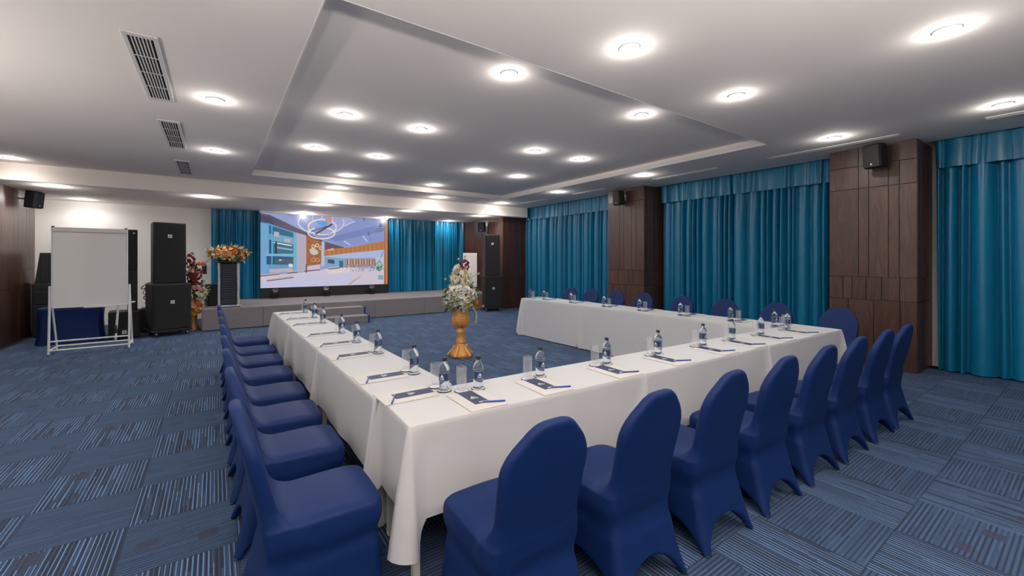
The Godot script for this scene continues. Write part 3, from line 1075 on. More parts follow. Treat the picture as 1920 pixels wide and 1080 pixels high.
func build_ceiling_fittings() -> void:
	# slatted return vents
	var vl := ["slatted ceiling vent farthest from the bulkhead", "slatted ceiling vent, middle one of the row of three", "slatted ceiling vent next to the bulkhead"]
	var k := 0
	for q in [[-5.62, -4.06], [-7.88, -6.40], [-10.22, -8.84]]:
		var L: float = q[1] - q[0]
		var t := thing("ceiling_vent", vl[k], "vent", Vector3(-0.455, C, (q[0] + q[1]) * 0.5), 0.0, "slatted vents in the ceiling")
		var w := 0.21
		var st := begin()
		add_slab(st, Vector3(-w / 2, -0.014, -L / 2), Vector3(-w / 2 + 0.03, 0.0, L / 2), 0.003)
		add_slab(st, Vector3(w / 2 - 0.03, -0.014, -L / 2), Vector3(w / 2, 0.0, L / 2), 0.003)
		add_slab(st, Vector3(-w / 2 + 0.03, -0.014, -L / 2), Vector3(w / 2 - 0.03, 0.0, -L / 2 + 0.05), 0.003)
		add_slab(st, Vector3(-w / 2 + 0.03, -0.014, L / 2 - 0.05), Vector3(w / 2 - 0.03, 0.0, L / 2), 0.003)
		obj("frame", st.commit(), M.vent, t)
		obj("duct_opening", slab(Vector3(-w / 2 + 0.03, -0.003, -L / 2 + 0.05), Vector3(w / 2 - 0.03, -0.0005, L / 2 - 0.05)), M.slot, t)
		for j in 6:
			var x := -w / 2 + 0.03 + (j + 1) * 0.15 / 7.0
			obj("slat", slab(Vector3(x - 0.0045, -0.012, -L / 2 + 0.05), Vector3(x + 0.0045, -0.003, L / 2 - 0.05)), M.vent, t)
		for j in 3:
			var z := lerpf(-L / 2 + 0.05, L / 2 - 0.05, (j + 1) / 4.0)
			obj("cross_bar", slab(Vector3(-w / 2 + 0.03, -0.013, z - 0.006), Vector3(w / 2 - 0.03, -0.009, z + 0.006)), M.vent, t)
		k += 1
	# slim slot diffusers along the curtains
	k = 0
	var sl := ["slim double-slot air diffuser in the ceiling past the grooved pillar", "slim double-slot air diffuser in the ceiling beside the grooved pillar", "slim double-slot air diffuser between the two curtain wall pillars", "slim double-slot air diffuser beside the pillar nearer the stage", "slim double-slot air diffuser next to the bulkhead"]
	for q in [[-0.82, 0.8], [-3.18, -1.56], [-5.36, -4.0], [-7.72, -6.66], [-9.9, -8.7]]:
		var L: float = q[1] - q[0]
		var t := thing("slot_diffuser", sl[k], "vent", Vector3(7.36, C, (q[0] + q[1]) * 0.5), 0.0, "slot diffusers along the curtains")
		var st := begin()
		for x in [-0.06, -0.008, 0.044]:
			add_slab(st, Vector3(x, -0.009, -L / 2), Vector3(x + 0.016, 0.0, L / 2), 0.002)
		for z in [-L / 2, L / 2 - 0.016]:
			add_slab(st, Vector3(-0.06, -0.008, z), Vector3(0.06, 0.0, z + 0.016), 0.002)
		obj("frame", st.commit(), M.vent, t)
		obj("slot", slab(Vector3(-0.044, -0.003, -L / 2 + 0.016), Vector3(-0.008, -0.0005, L / 2 - 0.016)), M.vent, t)
		obj("slot", slab(Vector3(0.008, -0.003, -L / 2 + 0.016), Vector3(0.044, -0.0005, L / 2 - 0.016)), M.vent, t)
		k += 1
	for q in [[7.55, -8.9, "small sprinkler head in the ceiling close to the stage"], [7.5, -5.6, "small sprinkler head in the ceiling beside the pillar nearer the stage"]]:
		var t := thing("sprinkler", q[2], "sprinkler", Vector3(q[0], C, q[1]))
		obj("rose", lathe([Vector2(0.03, 0), Vector2(0.028, -0.006), Vector2(0.008, -0.008), Vector2(0, -0.008)], 14), M.steel, t)
		obj("stem", lathe([Vector2(0.008, -0.006), Vector2(0.008, -0.05), Vector2(0, -0.05)], 10), M.steel, t)
		obj("deflector", lathe([Vector2(0, -0.05), Vector2(0.018, -0.052), Vector2(0.018, -0.055), Vector2(0, -0.056)], 14), M.steel, t)

# a loudspeaker cabinet: front faces +z
func cabinet(t: Node3D, w: float, h: float, d: float, y: float, badge_h: float, turn := 0.0) -> void:
	var g := Node3D.new()
	g.name = "cabinet"
	t.add_child(g, true)
	g.rotation.y = turn
	obj("body", box(Vector3(0, y + h / 2, 0), Vector3(w, h, d), 0.012), M.black_box, g)
	obj("grille", box(Vector3(0, y + h / 2, d / 2 + 0.004), Vector3(w - 0.05, h - 0.05, 0.012), 0.004), M.grille, g)
	if badge_h > 0.0:
		var st := begin()
		for sx in [-1, 1]:
			for sy in [-1, 1]:
				add_box(st, Vector3(sx * 0.019, y + badge_h + sy * 0.019, d / 2 + 0.0125), Vector3(0.03, 0.03, 0.005), 0.001)
		obj("badge", st.commit(), M.badge, g)
	for s in [-1, 1]:
		obj("handle_recess", box(Vector3(s * (w / 2 + 0.001), y + h * 0.55, 0), Vector3(0.004, 0.12, 0.2), 0.002), M.black, g)

func speaker_stack(at: Vector3, turn: float, where: String, k := 1.0) -> void:
	var d := thing("speaker_dolly", "low wheeled dolly under the speaker stack " + where, "dolly", at, turn, "speaker dollies")
	obj("platform", box(Vector3(0, 0.115, 0), Vector3(0.72 * k, 0.03, 0.72 * k), 0.006), M.black, d)
	for sx in [-1, 1]:
		for sz in [-1, 1]:
			var c := obj("caster", lathe([Vector2(0.0, -0.02), Vector2(0.04, -0.02), Vector2(0.048, -0.01), Vector2(0.048, 0.01), Vector2(0.04, 0.02), Vector2(0.0, 0.02)], 16), M.steel, d, Vector3(sx * 0.27 * k, 0.048, sz * 0.28 * k))
			c.rotation.z = PI / 2
			obj("fork", box(Vector3.ZERO, Vector3(0.05, 0.06, 0.03), 0.004), M.steel, d, Vector3(sx * 0.27 * k, 0.082, sz * 0.28 * k))
	var s := thing("subwoofer", "wide black subwoofer cabinet on a dolly " + where, "speaker", at + Vector3(0, 0.13, 0), turn, "big black speaker cabinets")
	cabinet(s, 0.68 * k, 0.93, 0.66 * k, 0.0, 0.56)
	var f := thing("loudspeaker", "tall black loudspeaker standing on the subwoofer " + where, "speaker", at + Vector3(0, 1.06, 0), turn, "big black speaker cabinets")
	cabinet(f, 0.57 * k, 1.25, 0.48 * k, 0.0, 0.97, deg_to_rad(-6))

func build_stage() -> void:
	var t := struct_node("stage", Vector3.ZERO)
	t.set_meta("label", "low grey carpeted stage below the screen")
	var x0 := -0.235
	var x1 := 7.42
	obj("deck", slab(Vector3(x0, 0.02, ZB), Vector3(x1, STAGE, -11.262), 0.006), M.stage_carpet, t)
	var cuts := [x0, 0.9, 2.2, 3.47, 4.9, 6.3, x1]
	for k in cuts.size() - 1:
		obj("front_panel", slab(Vector3(cuts[k] + 0.003, 0.015, -11.262), Vector3(cuts[k + 1] - 0.003, STAGE - 0.006, -11.248), 0.003), M.stage_carpet, t)
	obj("side_panel", slab(Vector3(x0 - 0.012, 0.015, ZB + 0.01), Vector3(x0, STAGE - 0.006, -11.25), 0.003), M.stage_carpet, t)
	# steps up to the stage
	var s := thing("stage_steps", "two carpeted steps with blue ends against the stage", "steps", Vector3(2.5, 0, -10.87))
	obj("lower_step", slab(Vector3(-0.58, 0.0, 0.0), Vector3(0.58, 0.17, 0.37), 0.005), M.stage_carpet, s)
	obj("upper_step", slab(Vector3(-0.58, 0.0, -0.375), Vector3(0.58, 0.35, 0.0), 0.005), M.stage_carpet, s)
	obj("lower_tread", slab(Vector3(-0.585, 0.17, -0.0), Vector3(0.585, 0.178, 0.375), 0.003), M.stage_carpet, s)
	obj("upper_tread", slab(Vector3(-0.585, 0.35, -0.375), Vector3(0.585, 0.358, 0.006), 0.003), M.stage_carpet, s)
	for sx in [-1, 1]:
		obj("blue_end", slab(Vector3(sx * 0.58, 0.0, 0.0), Vector3(sx * 0.615, 0.18, 0.378), 0.003), M.blue_felt, s)
		obj("blue_end", slab(Vector3(sx * 0.58, 0.0, -0.375), Vector3(sx * 0.615, 0.36, 0.008), 0.003), M.blue_felt, s)
	# picture screen on its black plinth
	var sc := thing("picture_screen", "large lit screen showing a hotel lobby, above the stage", "screen", Vector3(2.77, 0, -13.36))
	obj("plinth", slab(Vector3(-1.76, STAGE, -0.14), Vector3(1.76, 0.765, 0.02), 0.006), M.black, sc)
	obj("housing", slab(Vector3(-1.775, 0.765, -0.14), Vector3(1.775, SOFF - 0.045, -0.006), 0.004), M.black, sc)
	var st := begin()
	var w := 1.765
	var y0 := 0.77
	var y1 := 2.845
	var n := Vector3(0, 0, 1)
	tri(st, Vector3(-w, y0, 0), Vector3(w, y0, 0), Vector3(w, y1, 0), n, n, n, Vector2(0, 1), Vector2(1, 1), Vector2(1, 0))
	tri(st, Vector3(-w, y0, 0), Vector3(w, y1, 0), Vector3(-w, y1, 0), n, n, n, Vector2(0, 1), Vector2(1, 0), Vector2(0, 0))
	obj("screen_panel", st.commit(), M.screen, sc)
	obj("top_rail", slab(Vector3(-1.78, SOFF - 0.05, -0.14), Vector3(1.78, SOFF - 0.001, 0.015), 0.003), M.ceiling, sc)
	var al := AreaLight3D.new()
	al.name = "screen_glow"
	al.area_size = Vector2(3.4, 2.0)
	al.light_energy = 0.12
	al.light_color = Color(0.82, 0.86, 1.0)
	al.shadow_enabled = true
	sc.add_child(al)
	al.position = Vector3(0, 1.8, 0.02)
	al.rotation.y = PI
	# floor spots on the stage
	var names := ["small black stage spotlight by the curtain end of the plinth, lectern side", "small black stage spotlight before the middle of the screen", "small black stage spotlight before the wide stage curtain side of the screen"]
	var k := 0
	for q in [[1.34, 0.3], [2.66, 0.0], [4.0, -0.25]]:
		var p := thing("stage_spotlight", names[k], "spotlight", Vector3(q[0], STAGE, -13.2), q[1], "spotlights on the stage")
		obj("base", box(Vector3(0, 0.02, 0), Vector3(0.16, 0.04, 0.12), 0.006), M.black, p)
		var yk := begin()
		add_box(yk, Vector3(-0.085, 0.11, 0), Vector3(0.012, 0.18, 0.04), 0.003)
		add_box(yk, Vector3(0.085, 0.11, 0), Vector3(0.012, 0.18, 0.04), 0.003)
		obj("yoke", yk.commit(), M.black, p)
		var hd := obj("lamp_head", lathe([Vector2(0.0, -0.10), Vector2(0.05, -0.10), Vector2(0.068, -0.05), Vector2(0.072, 0.10), Vector2(0.06, 0.10), Vector2(0.055, 0.07), Vector2(0.0, 0.07)], 20), M.spot_grey, p, Vector3(0, 0.17, 0))
		hd.rotation = Vector3(0.7, 0.4, 0.5)
		k += 1
	# lectern
	var l := thing("lectern", "chrome-posted lectern with a dark slatted front on the stage", "lectern", Vector3(0.245, STAGE, -11.50))
	obj("base_plate", box(Vector3(0, 0.03, 0), Vector3(0.46, 0.03, 0.36), 0.008), M.chrome, l)
	for sx in [-1, 1]:
		obj("post", tube([Vector3(sx * 0.18, 0.04, 0.10), Vector3(sx * 0.18, 1.0, 0.10)], 0.026, 16), M.chrome, l)
		obj("post", tube([Vector3(sx * 0.18, 0.04, -0.10), Vector3(sx * 0.18, 1.0, -0.10)], 0.026, 16), M.chrome, l)
		obj("foot_rail", tube([Vector3(sx * 0.235, 0.015, -0.2), Vector3(sx * 0.235, 0.015, 0.2)], 0.015, 10), M.chrome, l)
	obj("front_panel", box(Vector3(0, 0.53, 0.07), Vector3(0.30, 0.95, 0.02), 0.003), M.black, l)
	for j in 17:
		obj("slat", box(Vector3(0, 0.10 + j * 0.053, 0.085), Vector3(0.28, 0.038, 0.016), 0.003), M.switch, l)
	obj("desk_top", box(Vector3(0, 1.02, 0), Vector3(0.50, 0.03, 0.40), 0.008), M.black, l)
	bouquet_lectern(Vector3(0.245, STAGE + 1.036, -11.50))
	# monitor wedge on the stage
	var mw := thing("stage_monitor", "black monitor speaker on the stage behind the lectern", "speaker", Vector3(-0.04, STAGE, -12.05), 0.2)
	cabinet(mw, 0.28, 0.50, 0.30, 0.0, 0.0)
	# white panel standing at the curtain end
	var wp := thing("display_panel", "white standing panel on the stage beside the corner pier", "panel", Vector3(7.08, STAGE, -12.5), -0.35)
	obj("panel", box(Vector3(0, 0.72, 0), Vector3(0.48, 1.16, 0.03), 0.006), M.white_trim, wp)
	for sx in [-1, 1]:
		obj("foot", box(Vector3(sx * 0.18, 0.02, 0), Vector3(0.03, 0.04, 0.34), 0.005), M.white_metal, wp)
		obj("upright", box(Vector3(sx * 0.18, 0.10, 0), Vector3(0.03, 0.14, 0.03), 0.004), M.white_metal, wp)
	# wall control beside the stage curtain
	var ws := thing("wall_control", "narrow dark control panel on the pale wall beside the stage curtain", "switch", Vector3(-0.24, 1.30, ZB + 0.001))
	obj("plate", box(Vector3(0, 0, 0.012), Vector3(0.10, 0.24, 0.024), 0.004), M.switch, ws)
	for j in 3:
		obj("button", box(Vector3(0, 0.06 - j * 0.06, 0.026), Vector3(0.05, 0.03, 0.006), 0.002), M.black, ws)

# ------------------------------------------------------------------ chair
func chair_field(p: Vector3) -> float:
	# backrest, leaning back (front of the chair is -z)
	var lean := 0.235
	var c := cos(lean)
	var s := sin(lean)
	var q := Vector3(absf(p.x), p.y - 0.40, p.z - 0.185)
	var v := q.y * c + q.z * s
	var w := -q.y * s + q.z * c
	# slightly hollow towards the sitter
	w += 0.35 * (q.x * q.x - 0.015)
	var hw := 0.196 + 0.014 * smoothstep(0.1, 0.4, v)
	var o := smax(q.x - hw, (q.x - 0.092) * 0.747 + (v - 0.552) * 0.664, 0.055)
	o = smax(o, v - 0.566 + q.x * q.x * 0.9, 0.03)
	var thick := lerpf(0.034, 0.023, clampf(v / 0.55, 0.0, 1.0))
	var back := smax(o, absf(w) - thick, 0.026)
	back = smax(back, -v, 0.03)
	# seat cushion
	var taper := 0.222 - 0.022 * clampf((p.z + 0.25) / 0.45, 0.0, 1.0)
	var seat := smax(absf(p.x) - taper, absf(p.z + 0.035) - 0.218, 0.09)
	var crown := 0.474 - 0.30 * p.x * p.x - 0.010 * clampf((-p.z - 0.10) / 0.15, 0.0, 1.0)
	seat = smax(seat, absf(p.y - 0.405) - (crown - 0.405), 0.045)
	var d := smin(back, seat, 0.085)
	# stretched skirt down to the four feet
	var y := p.y
	var t := clampf(1.0 - y / 0.42, 0.0, 1.0)
	var waist := smoothstep(0.24, 0.42, y)
	var hx := 0.208 + 0.032 * t * t - 0.024 * waist
	var zb := 0.222 + 0.080 * t * t + 0.012 * t - 0.030 * waist
	var zf := -0.232 - 0.022 * t + 0.024 * waist
	var sk := smax(absf(p.x) - hx, maxf(p.z - zb, zf - p.z), 0.05)
	sk = maxf(sk, maxf(y - 0.42, -y))
	# arches between the feet
	var zc := (zb + zf) * 0.5
	var rz := (zb - zf) * 0.5 - 0.05
	var rx := hx - 0.050
	var side := (sqrt(pow((p.z - zc) / rz, 2.0) + pow(y / 0.125, 2.0)) - 1.0) * 0.11
	var front := (sqrt(pow(p.x / rx, 2.0) + pow(y / 0.14, 2.0)) - 1.0) * 0.12
	sk = smax(sk, -side, 0.02)
	sk = smax(sk, -front, 0.02)
	return smin(d, sk, 0.07)

var chair_parts := {}
func build_chair_mesh() -> void:
	var cell := 0.0095
	var lo := Vector3(-0.255, -0.012, -0.28)
	var nx := 54
	var ny := 106
	var nz := 70
	var f := PackedFloat32Array()
	f.resize(nx * ny * nz)
	# the chair is the same left and right
	for k in nz:
		for j in ny:
			var base := (k * ny + j) * nx
			for i in nx:
				var x := lo.x + i * cell
				if x > 0.004:
					# mirrored sample, once the mirrored column exists
					var mi := int(round((-x - lo.x) / cell))
					if mi >= 0 and absf(-x - (lo.x + mi * cell)) < 1e-5:
						f[base + i] = f[base + mi]
						continue
				f[base + i] = chair_field(Vector3(x, lo.y + j * cell, lo.z + k * cell))
	var idx := PackedInt32Array()
	idx.resize(nx * ny * nz)
	idx.fill(-1)
	var verts := PackedVector3Array()
	var norms := PackedVector3Array()
	var off := [0, 1, nx, nx + 1, nx * ny, nx * ny + 1, nx * ny + nx, nx * ny + nx + 1]
	var cp := [Vector3(0, 0, 0), Vector3(1, 0, 0), Vector3(0, 1, 0), Vector3(1, 1, 0), Vector3(0, 0, 1), Vector3(1, 0, 1), Vector3(0, 1, 1), Vector3(1, 1, 1)]
	var ed := [[0, 1], [2, 3], [4, 5], [6, 7], [0, 2], [1, 3], [4, 6], [5, 7], [0, 4], [1, 5], [2, 6], [3, 7]]
	for k in nz - 1:
		for j in ny - 1:
			for i in nx - 1:
				var b := (k * ny + j) * nx + i
				var neg := 0
				for o in off:
					if f[b + o] < 0.0:
						neg += 1
				if neg == 0 or neg == 8:
					continue
				var sum := Vector3.ZERO
				var cnt := 0
				for e in ed:
					var v0 := f[b + off[e[0]]]
					var v1 := f[b + off[e[1]]]
					if (v0 < 0.0) != (v1 < 0.0):
						var a: Vector3 = cp[e[0]]
						var c: Vector3 = cp[e[1]]
						sum += a.lerp(c, v0 / (v0 - v1))
						cnt += 1
				var p := lo + (Vector3(i, j, k) + sum / cnt) * cell
				idx[b] = verts.size()
				verts.append(p)
				var h := 0.004
				var g := Vector3(chair_field(p + Vector3(h, 0, 0)) - chair_field(p - Vector3(h, 0, 0)), chair_field(p + Vector3(0, h, 0)) - chair_field(p - Vector3(0, h, 0)), chair_field(p + Vector3(0, 0, h)) - chair_field(p - Vector3(0, 0, h)))
				norms.append(g.normalized())
	var tris := {"backrest": PackedInt32Array(), "seat": PackedInt32Array(), "skirt": PackedInt32Array()}
	var sx := 1
	var sy := nx
	var sz := nx * ny
	for k in range(1, nz - 1):
		for j in range(1, ny - 1):
			for i in range(1, nx - 1):
				var b := (k * ny + j) * nx + i
				for ax in 3:
					var step: int = [sx, sy, sz][ax]
					var v0 := f[b]
					var v1 := f[b + step]
					if (v0 < 0.0) == (v1 < 0.0):
						continue
					var s1: int = [sy, sz, sx][ax]
					var s2: int = [sz, sx, sy][ax]
					var a := idx[b - s1 - s2]
					var c := idx[b - s2]
					var d := idx[b]
					var e := idx[b - s1]
					if a < 0 or c < 0 or d < 0 or e < 0:
						continue
					var mid := (verts[a] + verts[d]) * 0.5
					var part := "skirt"
					if mid.z > 0.125 + (mid.y - 0.47) * 0.2 and mid.y > 0.445:
						part = "backrest"
					elif mid.y > 0.37 and mid.z < 0.2:
						part = "seat"
					# clockwise seen from outside
					if v0 < 0.0:
						tris[part].append_array([a, d, c, a, e, d])
					else:
						tris[part].append_array([a, c, d, a, d, e])
	for part in tris:
		var t: PackedInt32Array = tris[part]
		var remap := {}
		var pv := PackedVector3Array()
		var pn := PackedVector3Array()
		var pi := PackedInt32Array()
		for i in t:
			if not remap.has(i):
				remap[i] = pv.size()
				pv.append(verts[i])
				pn.append(norms[i])
			pi.append(remap[i])
		# make sure of the winding
		var good := 0
		for n in range(0, pi.size(), 3):
			var q := (pv[pi[n + 1]] - pv[pi[n]]).cross(pv[pi[n + 2]] - pv[pi[n]])
			good += 1 if q.dot(pn[pi[n]]) < 0.0 else -1
		if good < 0:
			for n in range(0, pi.size(), 3):
				var sw := pi[n + 1]
				pi[n + 1] = pi[n + 2]
				pi[n + 2] = sw
		var arr := []
		arr.resize(Mesh.ARRAY_MAX)
		arr[Mesh.ARRAY_VERTEX] = pv
		arr[Mesh.ARRAY_NORMAL] = pn
		arr[Mesh.ARRAY_INDEX] = pi
		var am := ArrayMesh.new()
		am.add_surface_from_arrays(Mesh.PRIMITIVE_TRIANGLES, arr)
		chair_parts[part] = am

var chair0: Node3D
func chair(at: Vector3, turn: float, label: String, group: String) -> void:
	if chair0 == null:
		build_chair_mesh()
		chair0 = thing("banquet_chair", label, "chair", at, turn, group)
		for part in ["seat", "backrest", "skirt"]:
			obj(part, chair_parts[part], M.navy, chair0)
		for sx in [-1, 1]:
			for sz in [-0.232, 0.292]:
				obj("foot", lathe([Vector2(0.0, 0.0), Vector2(0.012, 0.0), Vector2(0.013, 0.012), Vector2(0.0, 0.014)], 10), M.steel, chair0, Vector3(sx * 0.218, 0.0, sz))
		return
	dup(chair0, "banquet_chair", at, turn, label, group)

# ------------------------------------------------------------------ tables
# local frame of an arm: x along it, z out towards the sitters, origin on the floor below the outer edge
func arm_frame(a: Vector2, b: Vector2) -> Transform3D:
	var x := Vector3(b.x - a.x, 0, b.y - a.y).normalized()
	return Transform3D(Basis(x, Vector3.UP, x.cross(Vector3.UP)), Vector3(a.x, 0, a.y))

func table_cloth(L: float, D: float, drop_out: float, drop_in: float, drop_end: float, seam0: bool, seam1: bool, sd: int) -> ArrayMesh:
	# table spans x 0..L, z -D..0; walk its rim with small round corners
	var r := RandomNumberGenerator.new()
	r.seed = sd
	var rim := []
	var rc := 0.012
	var sides := [[Vector2(0, 0), Vector2(L, 0), Vector2(0, 1)], [Vector2(L, 0), Vector2(L, -D), Vector2(1, 0)], [Vector2(L, -D), Vector2(0, -D), Vector2(0, -1)], [Vector2(0, -D), Vector2(0, 0), Vector2(-1, 0)]]
	for k in 4:
		var a: Vector2 = sides[k][0]
		var b: Vector2 = sides[k][1]
		var n: Vector2 = sides[k][2]
		var d := (b - a).normalized()
		var ln := (b - a).length()
		var m := maxi(int(ln / 0.035), 8)
		var us := []
		for j in 10:
			us.append(rc + j * 0.011)
		for j in m + 1:
			us.append(lerpf(rc + 0.11, ln - rc - 0.11, float(j) / m))
		for j in 10:
			us.append(ln - rc - (9 - j) * 0.011)
		for u in us:
			rim.append([a + d * u, n, u, ln, k])
		var n2: Vector2 = sides[(k + 1) % 4][2]
		for j in 5:
			var ang := (j + 1) / 6.0
			var nn := n.lerp(n2, ang).normalized()
			rim.append([b - (n + n2) * rc + nn * rc, nn, -1.0 - ang, 0.0, k])
	rim.append(rim[0])
	var drops := [drop_out, drop_end, drop_in, drop_end]
	var rows := []
	var uvs := []
	var nv := 16
	# top: shrink the rim towards the middle
	for t in [0.0, 0.6, 0.97]:
		var row := []
		var uv := []
		for q in rim:
			var p: Vector2 = q[0]
			var c := Vector2(clampf(p.x, D * 0.5, L - D * 0.5), -D * 0.5)
			var w := c.lerp(p, t)
			row.append(Vector3(w.x, TABLE, w.y))
			uv.append(w)
		rows.append(row)
		uvs.append(uv)
	var ph := r.randf() * TAU
	for i in nv + 1:
		var v := float(i) / nv
		var row := []
		var uv := []
		for q in rim:
			var p: Vector2 = q[0]
			var n: Vector2 = q[1]
			var side: int = q[4]
			var drop: float = drops[side]
			var near := 0.0
			var corner := -1
			if q[2] < -0.5:
				near = 1.0
				corner = side
				drop = lerpf(drops[side], drops[(side + 1) % 4], -q[2] - 1.0)
			else:
				var e0: float = q[2]
				var e1: float = q[3] - q[2]
				var reach := 0.075
				if e0 < e1:
					near = clampf(1.0 - e0 / reach, 0.0, 1.0)
					corner = (side + 3) % 4
				else:
					near = clampf(1.0 - e1 / reach, 0.0, 1.0)
					corner = side
			var seam: bool = (seam1 and (corner == 0 or corner == 1)) or (seam0 and (corner == 2 or corner == 3))
			# the spare corner of the cloth hangs lower and stands off in a fold
			var extra := pow(near, 1.1) * (0.20 if drop < 0.6 else 0.0) * (0.8 + 0.2 * cos(near * 9.0))
			var y := TABLE - v * minf(drop + extra, TABLE - 0.006)
			if v == 0.0:
				y = TABLE - 0.0015
			var o := n * (0.004 + 0.010 * v)
			var wav := sin(q[2] * 7.0 + ph) * 0.006 + sin(q[2] * 17.0 + ph * 2.0) * 0.003
			if q[2] > -0.5:
				o += n * wav * v
			if near > 0.0:
				var diag := n
				if not seam and q[2] < -0.5:
					diag = n
				var fold := (pow(near, 1.5) - 0.22 * sin(near * PI) * near) * pow(v, 0.8)
				var amt := 0.10 if not seam else 0.075
				if seam and (side % 2 == 1 and q[2] > -0.5):
					amt = 0.0
				if seam and q[2] < -0.5:
					diag = Vector2(n.x * 0.12, n.y)
				o += diag * fold * amt
			if seam and side % 2 == 1 and q[2] > -0.5:
				o = n * 0.002
			row.append(Vector3(p.x + o.x, y, p.y + o.y))
			uv.append(Vector2(p.x + p.y, y))
		rows.append(row)
		uvs.append(uv)
	return sheet(rows, uvs)

const ORD := ["first", "second", "third", "fourth", "fifth", "sixth", "seventh", "eighth"]

func build_table(fr: Transform3D, x0: float, L: float, D: float, drops: Array, seam0: bool, seam1: bool, sd: int, what: String) -> void:
	var at := fr * Vector3(x0, 0, 0)
	var turn := fr.basis.get_euler().y
	var t := thing("banquet_table", "narrow table with cream legs, " + what, "table", at, turn, "cloth-covered meeting tables")
	obj("tabletop", slab(Vector3(0.006, TABLE - 0.03, -D + 0.006), Vector3(L - 0.006, TABLE - 0.004, -0.006), 0.004), M.tabletop, t)
	for x in [0.045, L - 0.045]:
		for z in [-0.045, -D + 0.045]:
			obj("leg", slab(Vector3(x - 0.018, 0, z - 0.018), Vector3(x + 0.018, TABLE - 0.03, z + 0.018), 0.003), M.leg, t)
	var ap := begin()
	add_slab(ap, Vector3(0.05, TABLE - 0.09, -0.055), Vector3(L - 0.05, TABLE - 0.03, -0.04))
	add_slab(ap, Vector3(0.05, TABLE - 0.09, -D + 0.04), Vector3(L - 0.05, TABLE - 0.03, -D + 0.055))
	obj("apron", ap.commit(), M.leg, t)
	var c := obj("tablecloth", table_cloth(L, D, drops[0], drops[1], drops[2], seam0, seam1, sd), M.white_cloth)
	c.position = at
	c.rotation.y = turn
	tag(c, "white cloth over the table " + what, "tablecloth", "white tablecloths")

var bottle0: Node3D
var glass0: Node3D
var coaster0: Node3D
var pad0: Node3D
var pen0: Node3D

func place(proto: Node3D, called: String, xf: Transform3D, label: String) -> void:
	var r := dup(proto, called, xf.origin, xf.basis.get_euler().y, label)
	r.visible = true

